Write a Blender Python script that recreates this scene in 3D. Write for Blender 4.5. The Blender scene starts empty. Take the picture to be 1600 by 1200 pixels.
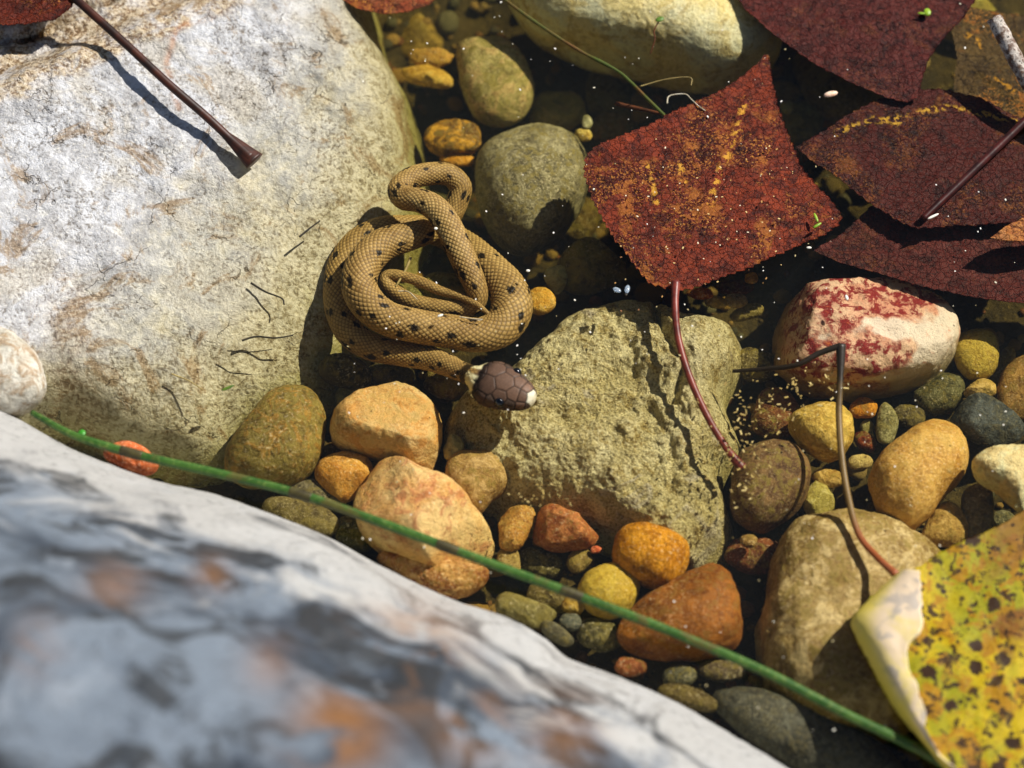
import bpy, math, random, re
import numpy as np
from mathutils import Vector

# ------------------------------------------------------------------ camera, sky, sun, exposure
# 1 Blender unit = 10 cm (a hand-sized corner of a shallow pool)
sc = bpy.context.scene
sc.unit_settings.scale_length = 0.1
PITCH = math.radians(62.0); DIST = 5.3; LENS = 100.0
TARGET = np.array([0.0, 0.0, -0.08])
CAM = TARGET + DIST * np.array([0.0, -math.cos(PITCH), math.sin(PITCH)])
cam_d = bpy.data.cameras.new('camera'); cam = bpy.data.objects.new('camera', cam_d)
sc.collection.objects.link(cam); sc.camera = cam
cam.location = CAM; cam.rotation_euler = (math.pi / 2 - PITCH, 0, 0)
cam_d.lens = LENS; cam_d.sensor_width = 36.0; cam_d.clip_start = 0.05; cam_d.clip_end = 500
cam_d.dof.use_dof = True; cam_d.dof.focus_distance = 5.38; cam_d.dof.aperture_fstop = 1.10
SUN_AZ = math.radians(58.0)      # compass bearing from +Y towards +X
SUN_EL = math.radians(47.0)
SUN_DIR = Vector((math.sin(SUN_AZ) * math.cos(SUN_EL), math.cos(SUN_AZ) * math.cos(SUN_EL), math.sin(SUN_EL)))
wd = bpy.data.worlds.new('World'); sc.world = wd; wd.use_nodes = True
wn = wd.node_tree.nodes; wl = wd.node_tree.links
sky = wn.new('ShaderNodeTexSky'); sky.sky_type = 'NISHITA'; sky.sun_disc = False
sky.sun_elevation = SUN_EL; sky.sun_rotation = SUN_AZ; sky.altitude = 300
wl.new(sky.outputs[0], wn['Background'].inputs[0]); wn['Background'].inputs[1].default_value = 0.05
sun_d = bpy.data.lights.new('sun', 'SUN'); sun_d.energy = 5.0; sun_d.angle = math.radians(0.55); sun_d.color = (1.0, 0.95, 0.87)
sun = bpy.data.objects.new('sun', sun_d); sc.collection.objects.link(sun)
sun.rotation_euler = (-SUN_DIR).to_track_quat('-Z', 'Y').to_euler()
sun.location = SUN_DIR * 20
sc.view_settings.view_transform = 'Standard'; sc.view_settings.look = 'None'
sc.view_settings.exposure = 0.30; sc.view_settings.gamma = 1.0; sc.view_settings.use_curve_mapping = False
sc.render.engine = 'CYCLES'
sc.cycles.use_denoising = True; sc.cycles.use_adaptive_sampling = True; sc.cycles.adaptive_threshold = 0.02
sc.cycles.max_bounces = 4; sc.cycles.diffuse_bounces = 2; sc.cycles.glossy_bounces = 2; sc.cycles.transparent_max_bounces = 16; sc.cycles.volume_bounces = 0
sc.cycles.sample_clamp_indirect = 6.0; sc.cycles.sample_clamp_direct = 40.0

# ------------------------------------------------------------------ helpers
random.seed(7); rng = np.random.default_rng(11)
COL = sc.collection
SP, CP = math.sin(PITCH), math.cos(PITCH)
PXBU = 36.0 / LENS * DIST / 1600.0            # size of a photo pixel at the focus distance

def at(px, py, z=0.0):
    """point of the pool at height z that the survey of the photograph gives for a pixel"""
    a = (px - 800.0) / 1600.0 * 36.0 / LENS
    b = (600.0 - py) / 1600.0 * 36.0 / LENS
    d = np.array([a, CP + b * SP, -SP + b * CP])
    t = (z - CAM[2]) / d[2]
    return CAM + d * t

def hx(h):
    h = h.lstrip('#')
    out = []
    for k in (0, 2, 4):
        c = int(h[k:k + 2], 16) / 255.0
        out.append(c / 12.92 if c <= 0.04045 else ((c + 0.055) / 1.055) ** 2.4)
    return (out[0], out[1], out[2], 1.0)

_perm = rng.permutation(256); _perm = np.concatenate([_perm, _perm, _perm])
_grad = rng.normal(size=(256, 3)); _grad /= np.linalg.norm(_grad, axis=1)[:, None]
def perlin(p):
    p = np.asarray(p, float)
    i = np.floor(p).astype(int); f = p - i; i &= 255
    u = f * f * f * (f * (f * 6 - 15) + 10)
    def g(dx, dy, dz):
        h = _perm[_perm[_perm[(i[:, 0] + dx) & 255] + ((i[:, 1] + dy) & 255)] + ((i[:, 2] + dz) & 255)]
        return (_grad[h] * (f - np.array([dx, dy, dz]))).sum(1)
    def lp(a, b, t): return a + (b - a) * t
    x00 = lp(g(0, 0, 0), g(1, 0, 0), u[:, 0]); x10 = lp(g(0, 1, 0), g(1, 1, 0), u[:, 0])
    x01 = lp(g(0, 0, 1), g(1, 0, 1), u[:, 0]); x11 = lp(g(0, 1, 1), g(1, 1, 1), u[:, 0])
    return lp(lp(x00, x10, u[:, 1]), lp(x01, x11, u[:, 1]), u[:, 2])
def fbm(p, octv=4, gain=0.5, ridge=False):
    p = np.asarray(p, float); s = np.zeros(len(p)); a = 1.0
    for k in range(octv):
        n = perlin(p + 17.3 * k)
        s += a * ((0.5 - np.abs(n)) if ridge else n)
        p = p * 2.03; a *= gain
    return s
def smooth(a, b, x):
    t = np.clip((x - a) / (b - a), 0, 1); return t * t * (3 - 2 * t)

def mesh_obj(name, V, F, mat, parent=None, loc=None, sm=True, col=None, attrs=None):
    V = np.asarray(V, float)
    if loc is not None: V = V - np.asarray(loc)
    me = bpy.data.meshes.new(name)
    me.from_pydata(V.tolist(), [], F if isinstance(F, list) else F.tolist())
    if sm: me.polygons.foreach_set('use_smooth', np.ones(len(me.polygons), bool))
    if col is not None:
        ca = me.color_attributes.new('col', 'FLOAT_COLOR', 'POINT')
        c4 = np.ones((len(V), 4)); c4[:, :3] = col
        ca.data.foreach_set('color', c4.ravel())
    for k, v in (attrs or {}).items():
        at_ = me.attributes.new(k, 'FLOAT', 'POINT'); at_.data.foreach_set('value', np.asarray(v, float))
    me.update()
    o = bpy.data.objects.new(name, me); COL.objects.link(o)
    if mat is not None: me.materials.append(mat)
    if loc is not None: o.location = loc
    if parent is not None:
        o.parent = parent
        if loc is None: o.location = (0, 0, 0)
    return o
def empty(name, loc):
    o = bpy.data.objects.new(name, None); COL.objects.link(o); o.location = loc; o.empty_display_size = 0.05
    return o
def tag(o, label=None, cat=None, group=None, kind=None):
    if label: o['label'] = label
    if cat: o['category'] = cat
    if group: o['group'] = group
    if kind: o['kind'] = kind
    return o
def part(name, V, F, mat, root, **k):
    """mesh given in world coordinates, hung under root"""
    return mesh_obj(name, np.asarray(V) - np.array(root.location), F, mat, parent=root, **k)
def subpart(name, V, F, mat, root, parent, **k):
    return mesh_obj(name, np.asarray(V) - np.array(root.location), F, mat, parent=parent, **k)

def grid_faces(nr, nc, wrap=False):
    r = np.arange(nr - 1)[:, None]; c = np.arange(nc if wrap else nc - 1)[None, :]
    c2 = (c + 1) % nc
    return np.stack([(r * nc + c), (r * nc + c2), ((r + 1) * nc + c2), ((r + 1) * nc + c)], -1).reshape(-1, 4)
def catmull(P, n, closed=False):
    P = np.asarray(P, float)
    if closed: Q = np.vstack([P[-1], P, P[0], P[1]])
    else: Q = np.vstack([2 * P[0] - P[1], P, 2 * P[-1] - P[-2]])
    m = len(Q) - 3; out = []
    for i in range(m):
        t = np.linspace(0, 1, 24, endpoint=False)[:, None]
        a, b, c, d = Q[i], Q[i + 1], Q[i + 2], Q[i + 3]
        out.append(0.5 * (2 * b + (c - a) * t + (2 * a - 5 * b + 4 * c - d) * t ** 2 + (3 * b - a - 3 * c + d) * t ** 3))
    out = np.vstack(out + ([P[:1]] if closed else [P[-1:]]))
    k = 3 if out.shape[1] > 3 else out.shape[1]
    s = np.concatenate([[0], np.cumsum(np.linalg.norm(np.diff(out[:, :k], axis=0), axis=1))])
    u = np.linspace(0, s[-1], n, endpoint=not closed)
    return np.stack([np.interp(u, s, out[:, j]) for j in range(out.shape[1])], 1)
def tube(P, R, sides=10, flat=1.0):
    P = np.asarray(P, float); n = len(P); R = np.broadcast_to(np.asarray(R, float), (n,))
    T = np.gradient(P, axis=0); T /= np.linalg.norm(T, axis=1)[:, None] + 1e-12
    up = np.array([0, 0, 1.0]); S = np.cross(T, up); bad = np.linalg.norm(S, axis=1) < 1e-4
    S[bad] = [1, 0, 0]; S /= np.linalg.norm(S, axis=1)[:, None]; U = np.cross(S, T)
    a = np.linspace(0, 2 * math.pi, sides, endpoint=False)
    V = P[:, None] + R[:, None, None] * (np.cos(a)[None, :, None] * S[:, None] + flat * np.sin(a)[None, :, None] * U[:, None])
    F = grid_faces(n, sides, True).tolist()
    F.append(list(range(sides))[::-1]); F.append([(n - 1) * sides + k for k in range(sides)])
    return V.reshape(-1, 3), F

# ------------------------------------------------------------------ materials
class NT:
    def __init__(s, name):
        s.m = bpy.data.materials.new(name); s.m.use_nodes = True
        s.t = s.m.node_tree; s.t.nodes.clear()
        s.out = s.n('ShaderNodeOutputMaterial')
    def n(s, typ, **kw):
        nd = s.t.nodes.new(typ)
        for k, v in kw.items(): setattr(nd, k, v)
        return nd
    def l(s, a, b): s.t.links.new(a, b)
    def noise(s, vec, scale, detail=4, rough=0.55, dist=0.0):
        nd = s.n('ShaderNodeTexNoise'); nd.inputs['Scale'].default_value = scale; nd.inputs['Detail'].default_value = detail
        nd.inputs['Roughness'].default_value = rough; nd.inputs['Distortion'].default_value = dist
        s.l(vec, nd.inputs['Vector']); return nd.outputs['Fac']
    def voro(s, vec, scale, feature='F1', out='Distance'):
        nd = s.n('ShaderNodeTexVoronoi', feature=feature); nd.inputs['Scale'].default_value = scale
        s.l(vec, nd.inputs['Vector']); return nd.outputs[out]
    def ramp(s, fac, a, b, ca=0.0, cb=1.0):
        nd = s.n('ShaderNodeMapRange', interpolation_type='SMOOTHSTEP')
        nd.inputs['From Min'].default_value = a; nd.inputs['From Max'].default_value = b
        nd.inputs['To Min'].default_value = ca; nd.inputs['To Max'].default_value = cb
        s.l(fac, nd.inputs['Value']); return nd.outputs[0]
    def mix(s, fac, a, b, mode='MIX'):
        nd = s.n('ShaderNodeMix', data_type='RGBA', blend_type=mode)
        if isinstance(fac, (int, float)): nd.inputs[0].default_value = fac
        else: s.l(fac, nd.inputs[0])
        for v, sock in ((a, nd.inputs[6]), (b, nd.inputs[7])):
            if isinstance(v, tuple): sock.default_value = v
            else: s.l(v, sock)
        return nd.outputs[2]
    def math(s, op, a, b=None):
        nd = s.n('ShaderNodeMath', operation=op)
        for i, v in enumerate((a, b)):
            if v is None: continue
            if isinstance(v, (int, float)): nd.inputs[i].default_value = v
            else: s.l(v, nd.inputs[i])
        return nd.outputs[0]
    def bump(s, h, strength, dist, nrm=None):
        nd = s.n('ShaderNodeBump'); nd.inputs['Strength'].default_value = strength; nd.inputs['Distance'].default_value = dist
        s.l(h, nd.inputs['Height'])
        if nrm is not None: s.l(nrm, nd.inputs['Normal'])
        return nd.outputs[0]
    def bsdf(s, col, rough=0.6, nrm=None, spec=0.4):
        p = s.n('ShaderNodeBsdfPrincipled')
        if isinstance(col, tuple): p.inputs['Base Color'].default_value = col
        else: s.l(col, p.inputs['Base Color'])
        if isinstance(rough, (int, float)): p.inputs['Roughness'].default_value = rough
        else: s.l(rough, p.inputs['Roughness'])
        p.inputs['Specular IOR Level'].default_value = spec
        if nrm is not None: s.l(nrm, p.inputs['Normal'])
        s.l(p.outputs[0], s.out.inputs['Surface']); return p
    def coords(s, off=0.0):
        tc = s.n('ShaderNodeTexCoord'); mp = s.n('ShaderNodeMapping')
        mp.inputs['Location'].default_value = (off * 1.7, off * 0.9 + 3, off * 2.3)
        s.l(tc.outputs['Object'], mp.inputs['Vector']); return mp.outputs[0]
    def attr(s, name, out='Color'):
        a = s.n('ShaderNodeAttribute'); a.attribute_name = name; return a.outputs[out]

def stone_mat(name, A, B, C, seed=0.0, f=11.0, mott=0.5, speck=0.5, light=0.35, silt=0.25, bump=0.5, rough=0.55):
    t = NT(name); v = t.coords(seed); gs = 120 + 130 * ((seed * 0.37) % 1.0)
    def viv(h):
        r, g, b, _ = hx(h); l = 0.3 * r + 0.6 * g + 0.1 * b; k = 1.02
        return tuple(min(0.85, max(0.004, (l + (q - l) * k) * 1.16)) for q in (r, g, b)) + (1.0,)
    n0 = t.noise(v, f * 0.8, 3, 0.5, 0.5)
    n1 = t.noise(v, f, 4, 0.6, 0.8); c = t.mix(t.ramp(n1, 0.40, 0.60), viv(A), viv(B))
    n2 = t.noise(v, f * 3.1, 5, 0.68, 1.0); c = t.mix(t.math('MULTIPLY', t.ramp(n2, 0.47, 0.62), mott * 1.25), c, viv(C))
    n3 = t.noise(v, 64, 4, 0.7, 0.4); n5 = t.noise(v, gs, 3, 0.75); pm = t.ramp(n0, 0.36, 0.60, 0.25, 1.0)
    c = t.mix(t.math('MULTIPLY', t.ramp(n3, 0.50, 0.38), 0.35 + 0.5 * speck), c, t.mix(1.0, c, (0.46, 0.40, 0.32, 1), 'MULTIPLY'))   # weathered patches
    c = t.mix(t.math('MULTIPLY', t.math('MULTIPLY', t.ramp(n5, 0.50, 0.36), pm), 0.25 + 0.7 * speck), c, t.mix(1.0, c, (0.34, 0.29, 0.23, 1), 'MULTIPLY'))   # dark grains
    c = t.mix(t.math('MULTIPLY', t.math('MULTIPLY', t.ramp(n5, 0.54, 0.68), pm), 0.25 + light), c, t.mix(0.6, c, hx('#fff0cc')))                          # pale grains
    geo = t.n('ShaderNodeNewGeometry'); sx = t.n('ShaderNodeSeparateXYZ'); t.l(geo.outputs['Normal'], sx.inputs[0])
    sl = t.math('MULTIPLY', t.math('MULTIPLY', t.ramp(n2, 0.56, 0.44), t.ramp(n3, 0.42, 0.58)), t.math('MULTIPLY', t.ramp(sx.outputs[2], -0.2, 0.7), min(1, silt * 2.0)))
    c = t.mix(sl, c, hx('#8a7a3c'))                                                                                   # settled silt and algae
    h = t.math('ADD', t.math('MULTIPLY', n2, 1.0), t.math('ADD', t.math('MULTIPLY', n3, 0.8), t.math('MULTIPLY', n5, 0.35)))
    t.bsdf(c, rough, t.bump(h, min(1, bump * 1.2), 0.010), 0.12); return t.m

def plain_mat(name, c1, c2, scale=30, rough=0.5, bump=0.2, spec=0.4):
    t = NT(name); v = t.coords(1.0)
    n1 = t.noise(v, scale, 5, 0.6, 0.3)
    t.bsdf(t.mix(t.ramp(n1, 0.35, 0.65), hx(c1), hx(c2)), rough, t.bump(n1, bump, 0.004), spec); return t.m

# ------------------------------------------------------------------ ground, water
def bedz(x, y):
    x = np.asarray(x, float); y = np.asarray(y, float)
    z = -0.25 + 0 * x
    z = z - 0.16 * np.exp(-(((x + 0.02) / 0.30) ** 2 + ((y - 0.62) / 0.34) ** 2))
    z = z - 0.04 * np.exp(-(((x - 0.62) / 0.35) ** 2 + ((y - 0.50) / 0.30) ** 2))
    r = np.sqrt((x / 1.1) ** 2 + y ** 2)
    return z + 0.75 * smooth(1.7, 3.6, r)

def build_ground():
    c = np.concatenate([np.linspace(-60, -2.6, 14)[:-1], np.linspace(-2.6, -1.25, 28)[:-1], np.linspace(-1.25, 1.25, 260), np.linspace(1.25, 2.6, 28)[1:], np.linspace(2.6, 60, 14)[1:]])
    X, Y = np.meshgrid(c, c); x, y = X.ravel(), Y.ravel()
    p = np.stack([x, y, 0 * x], 1)
    z = bedz(x, y) + 0.018 * fbm(p * 7, 4) * (np.abs(x) < 4) + 0.006 * fbm(p * 40, 2) * (np.abs(x) < 2)
    t = NT('gravel_bed'); v = t.coords()
    n = t.noise(v, 14, 6, 0.65); n2 = t.noise(v, 90, 6, 0.7)
    c1 = t.mix(t.ramp(n, 0.35, 0.65), hx('#3a2f18'), hx('#5c4c28'))
    c1 = t.mix(t.ramp(n2, 0.55, 0.75), c1, hx('#8a7647')); c1 = t.mix(t.ramp(n2, 0.42, 0.28), c1, hx('#1a150c'))
    t.bsdf(c1, 0.8, t.bump(n2, 0.8, 0.02))
    o = mesh_obj('pool_bed', np.stack([x, y, z], 1), grid_faces(len(c), len(c)), t.m); tag(o, kind='structure')

def build_water():
    t = NT('pool_water'); v = t.coords()
    n = t.noise(v, 3.2, 3, 0.5, 0.4); nb = t.noise(v, 16, 2, 0.5)
    nrm = t.bump(t.math('ADD', n, t.math('MULTIPLY', nb, 0.10)), 0.35, 0.05)
    fr = t.n('ShaderNodeFresnel'); fr.inputs['IOR'].default_value = 1.333; t.l(nrm, fr.inputs['Normal'])
    tr = t.n('ShaderNodeBsdfTransparent'); gl = t.n('ShaderNodeBsdfGlossy'); gl.inputs['Roughness'].default_value = 0.03
    t.l(nrm, gl.inputs['Normal'])
    mx = t.n('ShaderNodeMixShader'); t.l(fr.outputs[0], mx.inputs[0]); t.l(tr.outputs[0], mx.inputs[1]); t.l(gl.outputs[0], mx.inputs[2])
    t.l(mx.outputs[0], t.out.inputs['Surface'])
    ab = t.n('ShaderNodeVolumeAbsorption'); ab.inputs['Color'].default_value = (0.74, 0.70, 0.16, 1); ab.inputs['Density'].default_value = 2.2
    vs = t.n('ShaderNodeVolumeScatter'); vs.inputs['Color'].default_value = (0.72, 0.82, 0.95, 1); vs.inputs['Density'].default_value = 0.10
    ad = t.n('ShaderNodeAddShader'); t.l(ab.outputs[0], ad.inputs[0]); t.l(vs.outputs[0], ad.inputs[1]); t.l(ad.outputs[0], t.out.inputs['Volume'])   # slightly milky water
    r = 2.75
    V = [(-r, -r, -0.8), (r, -r, -0.8), (r, r, -0.8), (-r, r, -0.8), (-r, -r, 0), (r, -r, 0), (r, r, 0), (-r, r, 0)]
    F = [(0, 3, 2, 1), (4, 5, 6, 7), (0, 1, 5, 4), (1, 2, 6, 5), (2, 3, 7, 6), (3, 0, 4, 7)]
    o = mesh_obj('water', V, [list(f) for f in F], t.m, sm=False); tag(o, kind='structure')

# ------------------------------------------------------------------ stones
FOOT = []     # (x, y, radius) of what already lies on the bed
SEED = [0]
def polar_outline(xy, n):
    """closed outline (k,2) about the origin -> radius for n angles"""
    th = np.arctan2(xy[:, 1], xy[:, 0]); r = np.hypot(xy[:, 0], xy[:, 1])
    o = np.argsort(th); th, r = th[o], r[o]
    a = np.linspace(-math.pi, math.pi, n, endpoint=False)
    return a, np.interp(a, np.concatenate([th - 2 * math.pi, th, th + 2 * math.pi]), np.concatenate([r, r, r]))
def ell(cx, cy, rx, ry, rot=0, sq=2.3, wob=0.05):
    n = 40; a = np.linspace(0, 2 * math.pi, n, endpoint=False); r = math.radians(rot)
    c, s = np.cos(a), np.sin(a); k = (np.abs(c) ** sq + np.abs(s) ** sq) ** (-1 / sq)
    ph = random.uniform(0, 6); k = k * (1 + wob * np.sin(2 * a + ph) + wob * 0.7 * np.sin(3 * a + 2 * ph) + 0.4 * wob * np.sin(5 * a + ph * 3))
    x, y = rx * k * c, ry * k * s
    return np.stack([cx + x * math.cos(r) - y * math.sin(r), cy + x * math.sin(r) + y * math.cos(r)], 1)

def stone(name, label, out, mat, cat='stone', h=None, z=None, e=0.85, lump=0.05, rough=0.012, facet=0, group=None, smoothed=True, res=None, lift=0.0):
    """a closed pebble: plan from the surveyed outline, own thickness, resting on the bed"""
    SEED[0] += 1; sd = SEED[0] * 3.71
    out = np.asarray(out, float)
    if smoothed: out = catmull(out, 96, True)
    cx, cy = (out.min(0) + out.max(0)) / 2
    wx, wy = (out.max(0) - out.min(0)) / 2 * PXBU
    if h is None: h = 0.62 * min(wx, wy / SP)
    h = min(h, 0.85 * wy / CP)
    zz = z
    if zz is None:
        q = at(cx, cy, -0.2); zz = float(bedz(q[0], q[1])) + 0.72 * h + lift
    c0 = at(cx, cy, zz)
    pl = np.array([at(p[0], p[1], zz) for p in out]) - c0
    k = math.sqrt(max(0.08, 1 - (h * CP / wy) ** 2))
    pl[:, 1] *= k
    big = max(wx, wy)
    n = res or (40 if big < 0.03 else 72 if big < 0.09 else 128 if big < 0.16 else 200)
    a, r = polar_outline(pl[:, :2], n)
    m = n // 2
    ph = np.linspace(-math.pi / 2, math.pi / 2, m)
    cr = np.sign(np.cos(ph)) * np.abs(np.cos(ph)) ** e; zr = np.sign(np.sin(ph)) * np.abs(np.sin(ph)) ** e
    V = np.stack([(cr[:, None] * (r * np.cos(a))[None]).ravel(), (cr[:, None] * (r * np.sin(a))[None]).ravel(), np.repeat(zr * h, n)], 1)
    size = (wx + wy) / 2
    rr = np.random.default_rng(int(sd * 100))
    for _ in range(facet):
        nrm = rr.normal(size=3); nrm[2] = abs(nrm[2]) + 0.25; nrm /= np.linalg.norm(nrm)
        d = V @ nrm; lim = d.max() * rr.uniform(0.62, 0.86); over = np.clip(d - lim, 0, None)
        V = V - (over * 0.78)[:, None] * nrm
    u = V / size
    V = V * (1 + lump * 1.6 * fbm(u * 1.3 + sd, 3))[:, None]
    nn = V / (np.linalg.norm(V, axis=1)[:, None] + 1e-9)
    V = V + nn * (rough * size * 1.5 * fbm(u * 6 + sd, 4) + 0.0012 * fbm(V * 160 + sd, 2))[:, None]
    F = grid_faces(m, n, True)
    o = mesh_obj(name, V, F, mat, loc=None); o.location = c0
    FOOT.append((c0[0], c0[1], (wx + wy / SP * k) / 2, re.split(' (?:with|beside|behind|between|under|underwater|in|at|lying|leaning|half|tucked|above|below|of|just|peeking|standing|running|along|against|near|next|wedged|over|lit|touching|crossed|sprinkled|around|right|deep|by|on|from|that|beyond) ', label)[0]))
    tag(o, label, cat, group); return o

def slab(name, label, out, ztop, mat, D=0.22, pexp=8, cat='boulder', res=(260, 90), rough=0.012, fr=9, zedge=-0.15, crack=None, base=-0.34, extra=None, micro=0.0022, ledge=None):
    """a broad flat-topped rock: plan from the outline, top surface ztop(px,py) in the pool's own height"""
    SEED[0] += 1; sd = SEED[0] * 3.71
    out = catmull(np.asarray(out, float), 200, True)
    cx, cy = (out.min(0) + out.max(0)) / 2
    c0 = at(cx, cy, zedge); pl = np.array([at(p[0], p[1], zedge) for p in out]) - c0
    n, m = res; a, r = polar_outline(pl[:, :2], n)
    rho = np.linspace(0.0, 1, m) ** 0.8; rho[0] = 0.002
    X = (rho[:, None] * (r * np.cos(a))[None]).ravel(); Y = (rho[:, None] * (r * np.sin(a))[None]).ravel()
    R = np.repeat(rho, n)
    p = np.stack([X, Y, 0 * X], 1)
    Z = ztop(X + c0[0], Y + c0[1]) - D * R ** pexp
    Z += rough * (1.3 * fbm(p * fr + sd, 5, 0.55) + 1.0 * (fbm(p * fr * 0.6 + sd, 3, ridge=True) - 0.4)) + micro * fbm(p * 55 + sd, 4, 0.65)
    if crack is not None:
        for pts, dep, wid in crack:
            q = catmull(np.array([at(*c, zedge)[:2] for c in pts]), 60)
            d = np.min(np.hypot(X[:, None] + c0[0] - q[:, 0], Y[:, None] + c0[1] - q[:, 1]), 1)
            wv = wid * (1 + 1.2 * fbm(p * 30 + 4, 2))
            Z -= dep * np.exp(-(d / np.clip(wv, wid * 0.3, None)) ** 2)
    if extra is not None: Z += extra(X + c0[0], Y + c0[1])
    wob = 1 + 0.02 * fbm(p * 12 + sd, 3) * R
    V = np.stack([X * wob, Y * wob, Z], 1)
    last = V[-n:].copy(); rows = [V]
    for f_, s_ in ((0.35, 1.005), (0.7, 1.0), (1.0, 0.95)):
        w = last.copy(); w[:, :2] *= s_; w[:, 2] = last[:, 2] + (np.minimum(base, last[:, 2] - 0.02) - last[:, 2]) * f_
        rows.append(w)
    V = np.vstack(rows); F = grid_faces(m + 3, n, True).tolist()
    F.append([(m + 2) * n + k for k in range(n)][::-1]); F.append(list(range(n)))
    V[:, 2] -= 0.0
    lg = np.zeros(len(V)); vn = np.zeros(len(V))
    if ledge is not None:
        q = catmull(np.array([at(*c, 0.03)[:2] for c in ((330, 28), (300, 34), (278, 48), (268, 75), (260, 98), (268, 128), (278, 160))]), 60)
        d = np.min(np.hypot(V[:, None, 0] + c0[0] - q[:, 0], V[:, None, 1] + c0[1] - q[:, 1]), 1); vn = 0.6 * np.exp(-(d / 0.006) ** 2)
    if ledge is not None: lg = ledge(V[:, 0] + c0[0], V[:, 1] + c0[1])
    o = mesh_obj(name, V, [f[::-1] for f in F], mat, attrs={'ledge': lg, 'vein': vn}); o.location = (c0[0], c0[1], 0)
    FOOT.append((c0[0], c0[1], 0.8 * float(np.median(r)), ' '.join(label.split()[:4])))
    tag(o, label, cat); return o, out

def px_fields(x, y, z=-0.1):
    """approximate photo coordinates of a plan position (used to lay out surface heights)"""
    v = np.stack([x - CAM[0], y - CAM[1], z - CAM[2] + 0 * x], 1)
    dep = v[:, 1] * CP - v[:, 2] * SP; up = v[:, 1] * SP + v[:, 2] * CP
    k = LENS / 36.0 * 1600
    return 800 + v[:, 0] / dep * k, 600 - up / dep * k

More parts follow.
